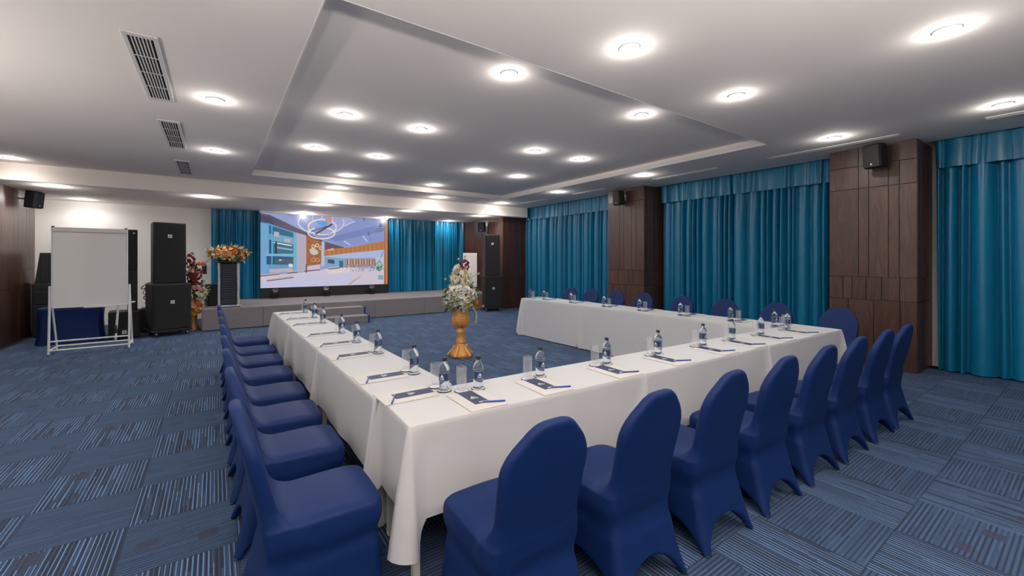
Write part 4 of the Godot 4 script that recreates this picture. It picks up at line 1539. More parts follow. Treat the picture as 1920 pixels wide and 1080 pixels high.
func make_settings() -> void:
	# prototypes are kept outside the tree and freed at the end
	bottle0 = Node3D.new()
	bottle0.set_meta("category", "bottle")
	bottle0.set_meta("group", "water bottles on the tables")
	var bp := [Vector2(0.0, 0.002), Vector2(0.024, 0.0), Vector2(0.0305, 0.005), Vector2(0.0315, 0.02), Vector2(0.0300, 0.035), Vector2(0.0315, 0.05), Vector2(0.0315, 0.112), Vector2(0.0325, 0.118), Vector2(0.031, 0.134), Vector2(0.026, 0.150), Vector2(0.018, 0.163), Vector2(0.0128, 0.170), Vector2(0.0125, 0.182), Vector2(0.0, 0.182)]
	obj("body", lathe(bp, 24), M.water, bottle0)
	obj("printed_sleeve", lathe([Vector2(0.0322, 0.112), Vector2(0.0322, 0.058)], 24), M.sleeve, bottle0)
	var cp := begin()
	add_lathe(cp, [Vector2(0.0, 0.196), Vector2(0.0130, 0.196), Vector2(0.0145, 0.194), Vector2(0.0148, 0.177), Vector2(0.0, 0.177)], 18)
	obj("cap", cp.commit(), M.cap, bottle0)
	glass0 = Node3D.new()
	glass0.set_meta("category", "glass")
	glass0.set_meta("group", "tumblers on the tables")
	obj("tumbler", lathe([Vector2(0.0, 0.0), Vector2(0.024, 0.0), Vector2(0.0265, 0.004), Vector2(0.0295, 0.05), Vector2(0.0318, 0.10), Vector2(0.0315, 0.142), Vector2(0.0305, 0.146), Vector2(0.0293, 0.142), Vector2(0.0296, 0.10), Vector2(0.0272, 0.05), Vector2(0.0245, 0.02), Vector2(0.0, 0.017)], 26), M.glass, glass0)
	coaster0 = Node3D.new()
	coaster0.set_meta("category", "coaster")
	coaster0.set_meta("group", "round coasters on the tables")
	obj("disc", lathe([Vector2(0.0, 0.004), Vector2(0.039, 0.004), Vector2(0.040, 0.0)], 28), M.coaster, coaster0)
	obj("rim", lathe([Vector2(0.0385, 0.0041), Vector2(0.0395, 0.0052), Vector2(0.0425, 0.0045), Vector2(0.043, 0.0)], 28), M.coaster_rim, coaster0)
	pad0 = Node3D.new()
	pad0.set_meta("category", "notepad")
	pad0.set_meta("group", "notepads on the tables")
	obj("pages", slab(Vector3(-0.112, 0.0, -0.158), Vector3(0.112, 0.0042, 0.158), 0.0006), M.paper, pad0)
	obj("backing_card", slab(Vector3(-0.113, -0.0002, -0.159), Vector3(0.113, 0.0006, 0.159)), M.tabletop, pad0)
	obj("printed_band", slab(Vector3(-0.046, 0.0042, -0.155), Vector3(0.048, 0.0047, 0.075)), M.print, pad0)
	var em := begin()
	var up := Vector3.UP
	for q in [[Vector3(-0.002, 0.0051, -0.058), Vector3(-0.002, 0.0051, -0.030), Vector3(-0.020, 0.0051, -0.030)], [Vector3(0.001, 0.0051, -0.052), Vector3(0.016, 0.0051, -0.030), Vector3(0.001, 0.0051, -0.030)]]:
		tri(em, q[0], q[1], q[2], up, up, up)
	add_slab(em, Vector3(-0.024, 0.0047, -0.027), Vector3(0.024, 0.0051, -0.025))
	for j in 6:
		add_slab(em, Vector3(-0.024 + j * 0.0084, 0.0047, -0.021), Vector3(-0.019 + j * 0.0084, 0.0051, -0.014))
	obj("sail_emblem", em.commit(), M.gold_print, pad0)
	pen0 = Node3D.new()
	pen0.set_meta("category", "pen")
	pen0.set_meta("group", "blue pens on the notepads")
	var pb := begin()
	add_tube(pb, [Vector3(-0.052, 0.005, 0), Vector3(0.066, 0.005, 0), Vector3(0.074, 0.005, 0)], 0.0048, 10)
	obj("barrel", pb.commit(), M.pen, pen0)
	obj("clip", box(Vector3(-0.034, 0.0105, 0), Vector3(0.036, 0.0015, 0.0035), 0.0004), M.pen_tip, pen0)
	var pt := begin()
	add_tube(pt, [Vector3(-0.072, 0.005, 0), Vector3(-0.062, 0.005, 0), Vector3(-0.052, 0.005, 0)], 0.0035, 10)
	obj("push_button", pt.commit(), M.pen_tip, pen0)
	for o in [bottle0, glass0, coaster0, pad0, pen0]:
		o.name = "prototype"

func setting(fr: Transform3D, x: float, bottle_dx: float, glass_dx: float, zb: float, pad_dz: float, where: String, sd: int) -> void:
	var r := RandomNumberGenerator.new()
	r.seed = sd
	var yt := TABLE + 0.001
	var b := fr * Transform3D(Basis(Vector3.UP, r.randf() * TAU), Vector3(x + bottle_dx, yt, zb + r.randf_range(-0.008, 0.008)))
	var g := fr * Transform3D(Basis.IDENTITY, Vector3(x + glass_dx, yt, zb + r.randf_range(-0.01, 0.01)))
	place(coaster0, "coaster", b, "round coaster under the water bottle, " + where)
	place(coaster0, "coaster", g, "round coaster under the empty tumbler, " + where)
	b.origin.y += 0.0045
	g.origin.y += 0.0045
	place(bottle0, "water_bottle", b, "clear water bottle with navy label, " + where)
	place(glass0, "tumbler", g, "clear empty tumbler, " + where)
	var p := fr * Transform3D(Basis(Vector3.UP, r.randf_range(-0.03, 0.03)), Vector3(x, yt, pad_dz))
	place(pad0, "notepad", p, "cream notepad with navy band, " + where)
	var pn := p * Transform3D(Basis(Vector3.UP, -0.42 + r.randf_range(-0.08, 0.08)), Vector3(0.048, 0.0047, 0.092))
	place(pen0, "pen", pn, "blue pen on the notepad, " + where)

func build_tables() -> void:
	make_settings()
	var fa := arm_frame(Vector2(0.746, -1.897), Vector2(5.805, -1.732))
	var la := arm_frame(Vector2(0.708, -7.236), Vector2(0.742, -2.395))
	var ra := arm_frame(Vector2(5.775, -2.262), Vector2(5.665, -6.96))
	var D := 0.485
	var low := [0.45, 0.745, 0.45]
	var cuts := [0.0, 1.675, 3.39, 5.062]
	var nm := ["ending the cross row away from the curtains", "in the middle of the cross row", "ending the cross row by the curtains"]
	for k in 3:
		build_table(fa, cuts[k] + 0.003, cuts[k + 1] - cuts[k] - 0.006, D, low, k > 0, k < 2, 500 + k, nm[k])
	cuts = [0.0, 1.61, 3.265, 4.84]
	nm = ["nearest the stage steps, arm away from curtains", "in the middle of the arm away from the curtains", "next to the cross row, arm away from curtains"]
	for k in 3:
		build_table(la, cuts[k] + 0.003, cuts[k + 1] - cuts[k] - 0.006, D, low, k > 0, true, 510 + k, nm[k])
	cuts = [0.0, 1.50, 3.03, 4.70]
	nm = ["next to the cross row, arm beside the curtains", "in the middle of the arm beside the curtains", "at the stage end, arm beside the curtains"]
	for k in 3:
		build_table(ra, cuts[k] + 0.003, cuts[k + 1] - cuts[k] - 0.006, 0.52, low, true, k < 2, 520 + k, nm[k])
	# place settings
	var fx := [1.194, 1.672, 2.30, 2.905, 3.545, 4.055, 4.60, 5.19]
	for k in 8:
		setting(fa, fx[k] - 0.746, 0.108, 0.0, -0.345, -0.163, "%s place of the cross row, counted towards the curtains" % ORD[k], 700 + k)
	var lz := [-6.93, -6.26, -5.67, -4.81, -4.19, -3.60, -2.82, -2.35]
	for k in 8:
		setting(la, lz[k] + 7.236, 0.054, -0.046, -0.38, -0.165, "%s place from the stage, arm away from the curtains" % ORD[k], 720 + k)
	var rz := [-6.82, -6.38, -5.62, -4.83, -4.12, -3.43, -2.74, -2.20]
	for k in 8:
		if k == 7:
			# beside the corner the place spills onto the cross row
			setting(ra, -rz[k] - 2.262 + 0.02, 0.054, -0.05, -0.37, -0.165, "%s place from the stage, arm beside the curtains" % ORD[k], 740 + k)
			continue
		setting(ra, -rz[k] - 2.262, 0.054, -0.05, -0.37, -0.165, "%s place from the stage, arm beside the curtains" % ORD[k], 740 + k)
	for o in [bottle0, glass0, coaster0, pad0, pen0]:
		o.free()
	# chairs
	var cx := [1.07, 1.70, 2.33, 2.95, 3.56, 4.15, 4.78, 5.32]
	for k in 8:
		var p := fa * Vector3(cx[k] - 0.746, 0, 0.365)
		chair(p, fa.basis.get_euler().y, "navy covered chair, %s along the cross row, counted towards the curtains" % ORD[k], "navy chairs along the cross row")
	var cz := [-6.80, -6.02, -5.40, -4.74, -4.03, -3.42, -2.81, -2.13]
	for k in 8:
		var p := la * Vector3(cz[k] + 7.236, 0, 0.36)
		chair(p, la.basis.get_euler().y, "navy covered chair, %s from the stage, arm away from the curtains" % ORD[k], "navy chairs along the arm away from the curtains")
	var cr := [-6.70, -6.12, -5.46, -4.83, -4.07, -3.36, -2.64, -1.93]
	for k in 8:
		var p := ra * Vector3(-cr[k] - 2.262, 0, 0.36)
		chair(p, ra.basis.get_euler().y, "navy covered chair, %s from the stage, arm beside the curtains" % ORD[k], "navy chairs along the curtains")

# ------------------------------------------------------------------ flowers
func petal(st: SurfaceTool, base: Vector3, out: Vector3, up: Vector3, ln: float, wd: float, curl: float) -> void:
	var side := out.cross(up).normalized()
	var rows := []
	for i in 4:
		var t := i / 3.0
		var c := base + out * ln * sin(t * 1.2) * 0.9 + up * ln * (t * (0.95 - curl) - curl * t * t * 0.3)
		var w: float = wd * [0.35, 0.9, 1.0, 0.45][i]
		rows.append([c - side * w + up * w * 0.25, c, c + side * w + up * w * 0.25])
	for i in 3:
		for j in 2:
			var a: Vector3 = rows[i][j]
			var b: Vector3 = rows[i][j + 1]
			var c: Vector3 = rows[i + 1][j + 1]
			var d: Vector3 = rows[i + 1][j]
			var n := (b - a).cross(d - a).normalized()
			if n.dot(up) < 0.0:
				n = -n
			tri(st, a, b, c, n, n, n)
			tri(st, a, c, d, n, n, n)

# one open bloom about 1 unit across, facing +y
func bloom(layers: int, per: int, sd: int) -> ArrayMesh:
	var r := RandomNumberGenerator.new()
	r.seed = sd
	var st := begin()
	for l in layers:
		var f := float(l) / maxi(layers - 1, 1)
		for k in per:
			var a := TAU * (k + 0.5 * (l % 2)) / per + r.randf_range(-0.15, 0.15)
			var o := Vector3(cos(a), 0, sin(a))
			petal(st, o * 0.04, o, Vector3.UP, lerpf(0.30, 0.50, f), lerpf(0.16, 0.24, f), lerpf(0.1, 0.85, f) + r.randf_range(-0.08, 0.08))
	add_lathe(st, [Vector2(0.0, 0.02), Vector2(0.10, 0.05), Vector2(0.12, 0.16), Vector2(0.06, 0.26), Vector2(0.0, 0.28)], 8)
	return st.commit()

func leaf_spray(pts: Array, dirs: Array, size: float, sd: int) -> ArrayMesh:
	var r := RandomNumberGenerator.new()
	r.seed = sd
	var st := begin()
	for k in pts.size():
		var d: Vector3 = (dirs[k] + Vector3(r.randf_range(-0.6, 0.6), r.randf_range(-0.3, 0.6), r.randf_range(-0.6, 0.6))).normalized()
		var s := d.cross(Vector3(r.randf_range(-1, 1), 1, r.randf_range(-1, 1))).normalized()
		var n := s.cross(d).normalized()
		var ln := size * r.randf_range(0.7, 1.3)
		var a: Vector3 = pts[k]
		var mid := a + d * ln * 0.5 + n * ln * 0.08
		var tip := a + d * ln
		var l := mid + s * ln * 0.22 + n * ln * 0.05
		var rr := mid - s * ln * 0.22 + n * ln * 0.05
		for q in [[a, l, mid], [a, mid, rr], [l, tip, mid], [mid, tip, rr]]:
			tri(st, q[0], q[1], q[2], n, n, n)
	return st.commit()

var blooms := []
func blossoms(t: Node3D, centre: Vector3, rad: Vector3, count: int, size: float, mats: Array, sd: int, called := "blossom") -> Array:
	if blooms.is_empty():
		blooms = [bloom(3, 5, 1), bloom(3, 6, 2), bloom(2, 5, 3)]
	var r := RandomNumberGenerator.new()
	r.seed = sd
	var pts := []
	var dirs := []
	for k in count:
		# spread evenly over the ellipsoid
		var y := 1.0 - 2.0 * (k + 0.5) / count
		var a := k * 2.39996 + r.randf_range(-0.3, 0.3)
		var d := Vector3(cos(a) * sqrt(1.0 - y * y), y, sin(a) * sqrt(1.0 - y * y))
		var p := centre + d * rad * r.randf_range(0.86, 1.06)
		var n := (d / rad).normalized()
		var o := obj(called, blooms[r.randi() % blooms.size()], mats[r.randi() % mats.size()], t)
		var side := n.cross(Vector3(0.31, 0.2, 0.93)).normalized()
		var sc := size * r.randf_range(0.75, 1.2)
		o.transform = Transform3D(Basis(side, n, side.cross(n)).rotated(n, r.randf() * TAU).scaled(Vector3.ONE * sc), p)
		pts.append(p - n * sc * 0.3)
		dirs.append(n)
	return [pts, dirs]

func jitter(pd: Array, many: int, sd: int, spread: float) -> Array:
	var r := RandomNumberGenerator.new()
	r.seed = sd
	var p := []
	var d := []
	for k in pd[0].size():
		for j in many:
			p.append(pd[0][k] + Vector3(r.randf_range(-1, 1), r.randf_range(-1, 1), r.randf_range(-1, 1)) * spread)
			d.append(pd[1][k])
	return [p, d]

func bouquet_lectern(at: Vector3) -> void:
	var t := thing("flower_arrangement", "wide arrangement of peach and orange flowers on top of the lectern", "flowers", at)
	var pd := blossoms(t, Vector3(0, 0.17, 0), Vector3(0.36, 0.16, 0.22), 62, 0.125, [M.flower_peach, M.flower_orange, M.flower_cream, M.flower_pink, M.flower_peach, M.flower_yellow], 31)
	var j := jitter(pd, 4, 3, 0.05)
	var o := obj("foliage", leaf_spray(j[0], j[1], 0.10, 8), M.leaf_pale, t)
	o.set_meta("kind", "stuff")
	obj("foam_block", box(Vector3(0, 0.07, 0), Vector3(0.40, 0.14, 0.24), 0.03), M.leaf, t)
	# one sprig reaching out to the side
	obj("sprig_stem", tube([Vector3(-0.3, 0.10, 0.05), Vector3(-0.42, -0.02, 0.06), Vector3(-0.52, -0.06, 0.06)], 0.006, 6), M.twig, t)
	blossoms(t, Vector3(-0.50, -0.055, 0.06), Vector3(0.07, 0.03, 0.04), 5, 0.09, [M.flower_orange, M.flower_peach], 32)

func pedestal_vase(at: Vector3) -> void:
	var t := thing("pedestal_vase", "tall gilded pedestal vase on the carpet between the tables", "vase", at)
	# four-lobed scrolled foot
	var st := begin()
	add_lathe(st, [Vector2(0.0, 0.0), Vector2(0.158, 0.0), Vector2(0.166, 0.018), Vector2(0.158, 0.05), Vector2(0.132, 0.085), Vector2(0.118, 0.115), Vector2(0.092, 0.145), Vector2(0.078, 0.18), Vector2(0.066, 0.225)], 60, Transform3D.IDENTITY, 5, 0.10)
	obj("foot", st.commit(), M.gold, t)
	for k in 5:
		var a := TAU * k / 5.0
		obj("scroll", tube([Vector3(cos(a) * 0.20, 0.022, sin(a) * 0.20), Vector3(cos(a) * 0.17, 0.06, sin(a) * 0.17), Vector3(cos(a) * 0.12, 0.11, sin(a) * 0.12), Vector3(cos(a) * 0.09, 0.17, sin(a) * 0.09)], 0.026, 10), M.gold, t)
	obj("stem", lathe([Vector2(0.066, 0.22), Vector2(0.082, 0.232), Vector2(0.080, 0.25), Vector2(0.070, 0.275), Vector2(0.066, 0.34), Vector2(0.072, 0.385), Vector2(0.078, 0.41), Vector2(0.058, 0.44), Vector2(0.050, 0.462)], 32), M.gold, t)
	var bw := begin()
	add_lathe(bw, [Vector2(0.0, 0.46), Vector2(0.05, 0.46), Vector2(0.085, 0.475), Vector2(0.122, 0.52), Vector2(0.130, 0.58), Vector2(0.118, 0.64), Vector2(0.112, 0.72), Vector2(0.125, 0.77), Vector2(0.132, 0.775), Vector2(0.118, 0.77), Vector2(0.10, 0.72), Vector2(0.0, 0.70)], 40)
	obj("bowl", bw.commit(), M.gold, t)
	for k in 12:
		var a := TAU * k / 12.0
		var o := Vector3(cos(a), 0, sin(a))
		obj("relief_leaf", tube([o * 0.090 + Vector3.UP * 0.475, o * 0.130 + Vector3.UP * 0.53, o * 0.135 + Vector3.UP * 0.59, o * 0.120 + Vector3.UP * 0.65], 0.011, 7), M.gold, t)

func bouquet_centre(at: Vector3) -> void:
	var t := thing("flower_arrangement", "tall white flower arrangement standing in the gilded vase", "flowers", at)
	# foam rests in the bowl; the mass of the bouquet narrows upwards
	obj("foam_block", lathe([Vector2(0.0, 0.0), Vector2(0.075, 0.0), Vector2(0.09, 0.10), Vector2(0.05, 0.62), Vector2(0.0, 0.70)], 16), M.leaf, t)
	var a := blossoms(t, Vector3(0, 0.26, 0), Vector3(0.24, 0.23, 0.23), 92, 0.125, [M.flower_white, M.flower_white, M.flower_white, M.flower_cream], 51)
	var b := blossoms(t, Vector3(0.0, 0.50, 0), Vector3(0.14, 0.19, 0.135), 48, 0.095, [M.flower_white, M.flower_cream, M.flower_white], 52)
	var j := jitter(a, 4, 5, 0.06)
	var o := obj("foliage", leaf_spray(j[0], j[1], 0.075, 9), M.leaf_pale, t)
	o.set_meta("kind", "stuff")
	j = jitter(b, 9, 6, 0.05)
	o = obj("dry_sprays", leaf_spray(j[0], j[1], 0.055, 10), M.flower_cream, t)
	o.set_meta("kind", "stuff")
	j = jitter(a, 3, 15, 0.04)
	o = obj("dark_foliage", leaf_spray(j[0], j[1], 0.09, 19), M.leaf, t)
	o.set_meta("kind", "stuff")
	# lily at the side of the top, magenta orchid above, orange flower low on the curtain side
	blossoms(t, Vector3(-0.08, 0.70, 0.02), Vector3(0.04, 0.06, 0.04), 6, 0.10, [M.flower_cream, M.flower_white], 53, "lily")
	blossoms(t, Vector3(0.07, 0.75, 0.0), Vector3(0.07, 0.10, 0.06), 14, 0.07, [M.flower_magenta, M.flower_red], 54, "orchid")
	blossoms(t, Vector3(0.23, 0.14, 0.12), Vector3(0.05, 0.05, 0.04), 5, 0.09, [M.flower_yellow, M.flower_orange], 55)
	# trailing sprays
	for q in [[Vector3(0.16, 0.06, 0.10), Vector3(0.20, -0.03, 0.12), Vector3(0.19, -0.16, 0.12)]]:
		obj("trailing_stem", tube(q, 0.0025, 5), M.leaf, t)
		for k in 9:
			var f := k / 8.0
			var p: Vector3 = q[0].lerp(q[1], minf(f * 2.0, 1.0)) if f < 0.5 else q[1].lerp(q[2], f * 2.0 - 1.0)
			blossoms(t, p, Vector3(0.02, 0.02, 0.02), 1, 0.05, [M.flower_white], 60 + k)
	# thin twigs with buds
	for q in [[Vector3(-0.15, 0.45, 0.05), Vector3(-0.32, 0.55, 0.1)], [Vector3(0.12, 0.5, 0.0), Vector3(0.30, 0.62, 0.05)], [Vector3(-0.02, 0.75, 0.0), Vector3(-0.05, 0.86, 0.02)], [Vector3(0.06, 0.8, 0), Vector3(0.08, 0.90, 0)], [Vector3(0.15, 0.3, 0.1), Vector3(0.33, 0.10, 0.15)]]:
		obj("twig", tube([q[0], (q[0] + q[1]) * 0.5 + Vector3(0, 0.015, 0), q[1]], 0.0035, 5), M.twig, t)
		blossoms(t, q[1], Vector3(0.012, 0.012, 0.012), 2, 0.035, [M.flower_cream], 77)

func flower_stand(at: Vector3) -> void:
	var t := thing("flower_column", "gilded column vase between the speaker stack and the stage side", "vase", at)
	obj("base", lathe([Vector2(0.0, 0.0), Vector2(0.11, 0.0), Vector2(0.11, 0.03), Vector2(0.10, 0.05), Vector2(0.09, 0.09)], 24, 4, 0.06), M.gold, t)
	obj("shaft", lathe([Vector2(0.09, 0.085), Vector2(0.075, 0.14), Vector2(0.07, 0.30), Vector2(0.085, 0.40), Vector2(0.10, 0.44)], 24), M.gold, t)
	obj("bowl", lathe([Vector2(0.0, 0.43), Vector2(0.10, 0.44), Vector2(0.12, 0.50), Vector2(0.11, 0.58), Vector2(0.13, 0.64), Vector2(0.12, 0.63), Vector2(0.0, 0.60)], 24), M.gold, t)
	var f := thing("flower_arrangement", "upright arrangement of red and blush flowers in the column vase", "flowers", at + Vector3(0, 0.605, 0))
	obj("foam_block", lathe([Vector2(0.0, 0.0), Vector2(0.08, 0.0), Vector2(0.09, 0.2), Vector2(0.04, 0.8), Vector2(0.0, 0.95)], 12), M.leaf, f)
	var a := blossoms(f, Vector3(0.06, 0.20, 0.02), Vector3(0.18, 0.20, 0.17), 42, 0.11, [M.flower_cream, M.flower_white, M.flower_pink], 81)
	var b := blossoms(f, Vector3(0.02, 0.55, 0), Vector3(0.13, 0.24, 0.12), 32, 0.10, [M.flower_red, M.flower_magenta, M.flower_pink], 82)
	blossoms(f, Vector3(-0.05, 0.92, 0), Vector3(0.07, 0.17, 0.06), 14, 0.09, [M.flower_red, M.flower_magenta], 83)
	blossoms(f, Vector3(0.02, -0.10, 0.13), Vector3(0.14, 0.16, 0.06), 16, 0.10, [M.flower_orange, M.flower_peach, M.flower_yellow], 84)
	var j := jitter(a, 4, 85, 0.06)
	var o := obj("foliage", leaf_spray(j[0], j[1], 0.09, 12), M.leaf_pale, f)
	o.set_meta("kind", "stuff")
	j = jitter(b, 4, 86, 0.06)
	o = obj("dark_foliage", leaf_spray(j[0], j[1], 0.09, 13), M.leaf, f)
	o.set_meta("kind", "stuff")

# ------------------------------------------------------------------ things by the walls
func wall_speaker(at: Vector3, turn: float, tilt: float, label: String) -> void:
	var t := thing("wall_speaker", label, "speaker", at, turn, "small speakers mounted on pillars")
	var g := Node3D.new()
	g.name = "cabinet"
	t.add_child(g, true)
	g.rotation.x = tilt
	obj("body", box(Vector3(0, 0, 0.19), Vector3(0.22, 0.33, 0.18), 0.02), M.black_box, g)
	obj("grille", box(Vector3(0, 0.0, 0.284), Vector3(0.20, 0.31, 0.016), 0.007), M.black, g)
	obj("badge", box(Vector3(0, -0.11, 0.2935), Vector3(0.02, 0.02, 0.003), 0.001), M.badge, g)
	obj("wall_plate", box(Vector3(0, 0, 0.006), Vector3(0.09, 0.14, 0.012), 0.003), M.steel, t)
	obj("bracket_arm", tube([Vector3(0, 0, 0.008), Vector3(0, 0, 0.12)], 0.015, 10), M.steel, t)

func build_side_things() -> void:
	wall_speaker(Vector3(7.768, 3.025, -1.83), -PI / 2 - 0.25, 0.1, "small black speaker high on the grooved walnut pillar")
	wall_speaker(Vector3(7.768, 2.99, -6.45), -PI / 2 - 0.1, 0.1, "small black speaker high on the walnut pillar nearer the stage")
	wall_speaker(Vector3(-3.098, 2.75, -12.25), PI / 2 - 0.35, 0.1, "small black speaker high on the reddish walnut pier")
	wall_speaker(Vector3(7.418, 2.66, -12.1), -PI / 2 + 0.5, 0.1, "small black speaker high on the corner pier above the stage")
	speaker_stack(Vector3(-0.80, 0, -11.28), deg_to_rad(16), "beside the stage corner vase", 0.93)
	speaker_stack(Vector3(6.92, 0, -10.86), deg_to_rad(-22), "before the corner pier", 0.78)
	flower_stand(Vector3(-0.40, 0, -11.66))
	# column speaker with its low sub
	var cs := thing("bass_box", "low black bass cabinet under the slim column speaker", "speaker", Vector3(-1.48, 0, -11.32), deg_to_rad(6))
	cabinet(cs, 0.46, 0.52, 0.48, 0.015, 0.12)
	for sx in [-1, 1]:
		for sz in [-1, 1]:
			obj("rubber_foot", lathe([Vector2(0.0, 0.0), Vector2(0.02, 0.0), Vector2(0.022, 0.018), Vector2(0.0, 0.018)], 10), M.black, cs, Vector3(sx * 0.18, 0, sz * 0.18))
	var co := thing("column_speaker", "slim black column speaker rising behind the whiteboard edge", "speaker", Vector3(-1.37, 0.535, -11.36), deg_to_rad(8))
	obj("lower_section", box(Vector3(0, 0.40, 0), Vector3(0.15, 0.80, 0.14), 0.008), M.black, co)
	obj("upper_section", box(Vector3(0, 1.21, 0), Vector3(0.15, 0.82, 0.14), 0.008), M.black_box, co)
	obj("grille", box(Vector3(0, 1.21, 0.074), Vector3(0.13, 0.78, 0.008), 0.003), M.grille, co)
	obj("badge", box(Vector3(0.02, 1.55, 0.08), Vector3(0.025, 0.025, 0.004), 0.001), M.badge, co)
	# wedge on two boxes in the corner
	var b1 := thing("bass_box", "black bass cabinet on the floor against the reddish walnut pier", "speaker", Vector3(-2.72, 0, -12.6), deg_to_rad(12))
	cabinet(b1, 0.62, 0.64, 0.6, 0.0, 0.0)
	var b2 := thing("equipment_case", "flat black equipment case between bass cabinet and monitor wedge", "case", Vector3(-2.72, 0.64, -12.6), deg_to_rad(12))
	obj("body", box(Vector3(0, 0.215, 0), Vector3(0.62, 0.43, 0.58), 0.012), M.black, b2)
	for j in 4:
		obj("rack_panel", box(Vector3(0, 0.06 + j * 0.1, 0.292), Vector3(0.54, 0.085, 0.012), 0.003), M.black_box, b2)
	var mw := thing("monitor_wedge", "black wedge monitor standing upright on the equipment case", "speaker", Vector3(-2.74, 1.07, -12.6), deg_to_rad(12))
	var wst := begin()
	var pr := [Vector2(-0.26, 0), Vector2(0.26, 0), Vector2(0.22, 0.62), Vector2(-0.19, 0.62)]
	for z in [-0.17, 0.17]:
		var nn := Vector3(0, 0, signf(z))
		var q := []
		for v in pr:
			q.append(Vector3(v.x, v.y, z))
		quad_flat(wst, q, nn)
	for k in 4:
		var a: Vector2 = pr[k]
		var c: Vector2 = pr[(k + 1) % 4]
		var e := (c - a).normalized()
		quad_flat(wst, [Vector3(a.x, a.y, -0.17), Vector3(c.x, c.y, -0.17), Vector3(c.x, c.y, 0.17), Vector3(a.x, a.y, 0.17)], Vector3(e.y, -e.x, 0))
	obj("body", wst.commit(), M.black_box, mw)
	var gst := begin()
	add_box(gst, Vector3(0.0, 0.31, 0.174), Vector3(0.36, 0.54, 0.01), 0.003)
	obj("grille", gst.commit(), M.grille, mw)
	# table under a navy stretch cloth behind the whiteboard
	var nt := thing("service_table", "small side table under a navy stretch cloth behind the whiteboard", "table", Vector3(-2.22, 0, -11.35), deg_to_rad(4))
	var rows := []
	for q in [[0.0, 0.66], [0.55, 0.66], [0.97, 0.66], [1.0, 0.655], [1.01, 0.60], [0.97, 0.35], [1.0, 0.12], [1.04, 0.005]]:
		var row := []
		for k in 65:
			var a := -TAU * k / 64.0
			var e := 0.34
			var x := signf(cos(a)) * pow(absf(cos(a)), e) * 0.43
			var z := signf(sin(a)) * pow(absf(sin(a)), e) * 0.30
			var wv := 1.0 + (0.03 * sin(a * 9.0) if q[1] < 0.6 else 0.0)
			row.append(Vector3(x * q[0] * wv, q[1], z * q[0] * wv))
		rows.append(row)
	obj("stretch_cloth", sheet(rows, [], true), M.navy, nt)
	obj("table_board", box(Vector3(0, 0.64, 0), Vector3(0.78, 0.02, 0.52), 0.004), M.tabletop, nt)
	var fc := thing("folded_cloth", "folded navy cloth lying on the covered side table", "cloth", Vector3(-2.20, 0.662, -11.33), 0.2)
	obj("lower_fold", box(Vector3(0, 0.02, 0), Vector3(0.52, 0.04, 0.34), 0.018), M.navy, fc)
	obj("upper_fold", box(Vector3(0.03, 0.058, 0.01), Vector3(0.46, 0.036, 0.30), 0.016), M.navy, fc)
	# tangled cables on the bass box
	var cb := thing("cable_bundle", "tangle of silver and black cables between column speaker and speaker stack", "cables", Vector3(-1.16, 0.0, -11.92))
	obj("crate", box(Vector3(0, 0.26, 0), Vector3(0.30, 0.52, 0.34), 0.02), M.black, cb)
	var rr := RandomNumberGenerator.new()
	rr.seed = 9
	for k in 12:
		var pts := []
		var c := Vector3(rr.randf_range(-0.06, 0.06), 0.60 + k * 0.035, rr.randf_range(-0.04, 0.06))
		var ax := Vector3(rr.randf_range(-1, 1), rr.randf_range(-1, 1), rr.randf_range(-1, 1)).normalized()
		var s := ax.cross(Vector3(0.3, 0.9, 0.2)).normalized()
		var u := ax.cross(s)
		var rad := rr.randf_range(0.06, 0.10)
		for j in 19:
			var a := TAU * j / 18.0
			pts.append(c + (s * cos(a) + u * sin(a)) * rad * (1.0 + 0.1 * sin(a * 3.0)))
		obj("cable", tube(pts, 0.010, 6), M.steel if k % 2 else M.black, cb)
	# a folding trolley leg and bag by the board
	var tr := thing("microphone_stand", "short white-stemmed microphone stand with grey base behind the whiteboard", "stand", Vector3(-1.55, 0, -10.85))
	obj("base", lathe([Vector2(0.0, 0.0), Vector2(0.11, 0.0), Vector2(0.11, 0.02), Vector2(0.03, 0.04), Vector2(0.0, 0.04)], 20), M.steel, tr)
	obj("stem", tube([Vector3(0, 0.03, 0), Vector3(0.04, 0.72, 0)], 0.018, 10), M.white_metal, tr)
	obj("collar", lathe([Vector2(0.028, 0.16), Vector2(0.03, 0.30), Vector2(0.02, 0.31)], 12), M.black, tr)
	obj("boom", tube([Vector3(0.03, 0.70, 0), Vector3(0.28, 0.74, 0.02)], 0.016, 10), M.white_metal, tr)
	build_whiteboard()

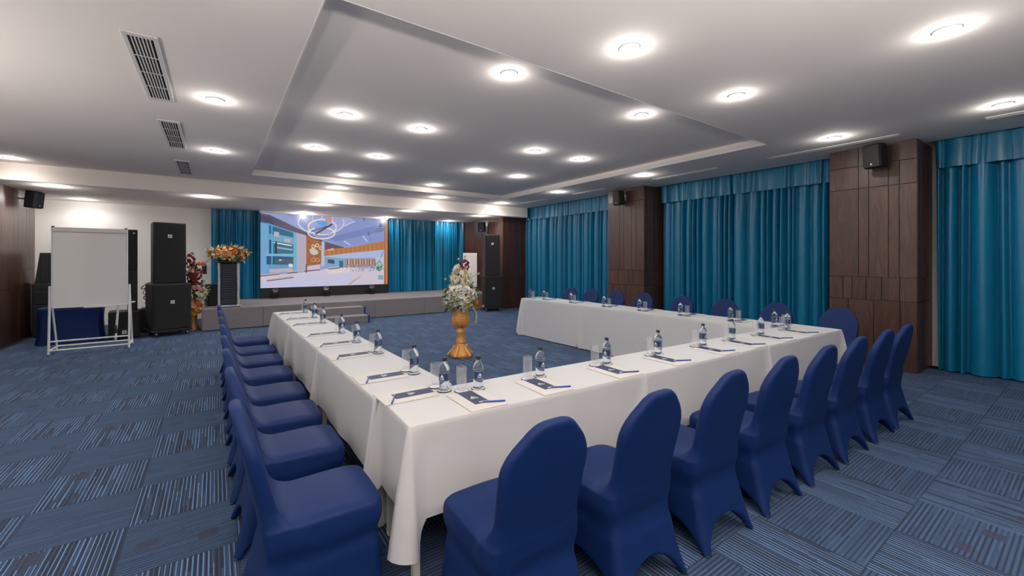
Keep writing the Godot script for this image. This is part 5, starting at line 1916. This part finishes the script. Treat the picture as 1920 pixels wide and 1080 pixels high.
func build_whiteboard() -> void:
	# local x along the board, z towards the room
	var t := thing("whiteboard", "portrait whiteboard flip chart on a white wheeled stand", "whiteboard", Vector3(-1.72, 0, -9.92), deg_to_rad(1.5))
	var w := 0.46
	obj("board_panel", box(Vector3(0, 1.42, 0.0), Vector3(w * 2 - 0.03, 1.30, 0.02), 0.003), M.board, t)
	for sx in [-1, 1]:
		obj("board_edge", box(Vector3(sx * (w - 0.006), 1.42, 0.002), Vector3(0.02, 1.32, 0.03), 0.005), M.white_metal, t)
	obj("bottom_edge", box(Vector3(0, 0.765, 0.002), Vector3(w * 2, 0.02, 0.03), 0.005), M.white_metal, t)
	obj("paper_clamp", box(Vector3(0, 2.045, 0.02), Vector3(w * 2 - 0.01, 0.075, 0.03), 0.008), M.vent, t)
	for sx in [-1, 1]:
		obj("clamp_knob", lathe([Vector2(0.0, 0.0), Vector2(0.018, 0.0), Vector2(0.018, 0.02), Vector2(0.0, 0.022)], 12), M.black, t, Vector3(sx * (w - 0.02), 2.08, 0.02))
		var x: float = sx * (w + 0.022)
		obj("leg", tube([Vector3(x, 0.06, 0.06), Vector3(x, 0.62, 0.02), Vector3(x, 1.12, -0.01)], 0.016, 10), M.white_metal, t)
		obj("leg", tube([Vector3(x * 0.99, 0.06, -0.42), Vector3(x, 1.06, -0.03)], 0.014, 10), M.white_metal, t)
		obj("side_rail", tube([Vector3(x, 0.07, 0.06), Vector3(x, 0.07, -0.42)], 0.013, 8), M.white_metal, t)
		obj("hinge_knob", lathe([Vector2(0.0, -0.02), Vector2(0.022, -0.02), Vector2(0.022, 0.02), Vector2(0.0, 0.02)], 12), M.black, t, Vector3(x, 1.0, -0.02))
		for z in [0.06, -0.42]:
			var c := obj("caster", lathe([Vector2(0.0, -0.012), Vector2(0.026, -0.012), Vector2(0.03, -0.006), Vector2(0.03, 0.006), Vector2(0.026, 0.012), Vector2(0.0, 0.012)], 14), M.white_metal, t, Vector3(x, 0.03, z))
			c.rotation.z = PI / 2
	var L := w + 0.022
	obj("cross_rail", tube([Vector3(-L, 0.075, 0.06), Vector3(L, 0.075, 0.06)], 0.014, 8), M.white_metal, t)
	obj("cross_rail", tube([Vector3(-L, 0.22, 0.045), Vector3(L, 0.22, 0.045)], 0.013, 8), M.white_metal, t)
	obj("cross_rail", tube([Vector3(-L, 0.075, -0.42), Vector3(L, 0.075, -0.42)], 0.013, 8), M.white_metal, t)
	obj("pen_tray", box(Vector3(0.12, 0.75, 0.045), Vector3(0.40, 0.012, 0.06), 0.003), M.white_metal, t)

func _ready() -> void:
	build_camera_light()
	make_materials()
	build_floor()
	build_shell()
	build_pillars()
	build_curtains()
	build_lamps()
	build_ceiling_fittings()
	build_stage()
	build_tables()
	pedestal_vase(Vector3(3.217, 0, -5.98))
	bouquet_centre(Vector3(3.217, 0.705, -5.98))
	build_side_things()
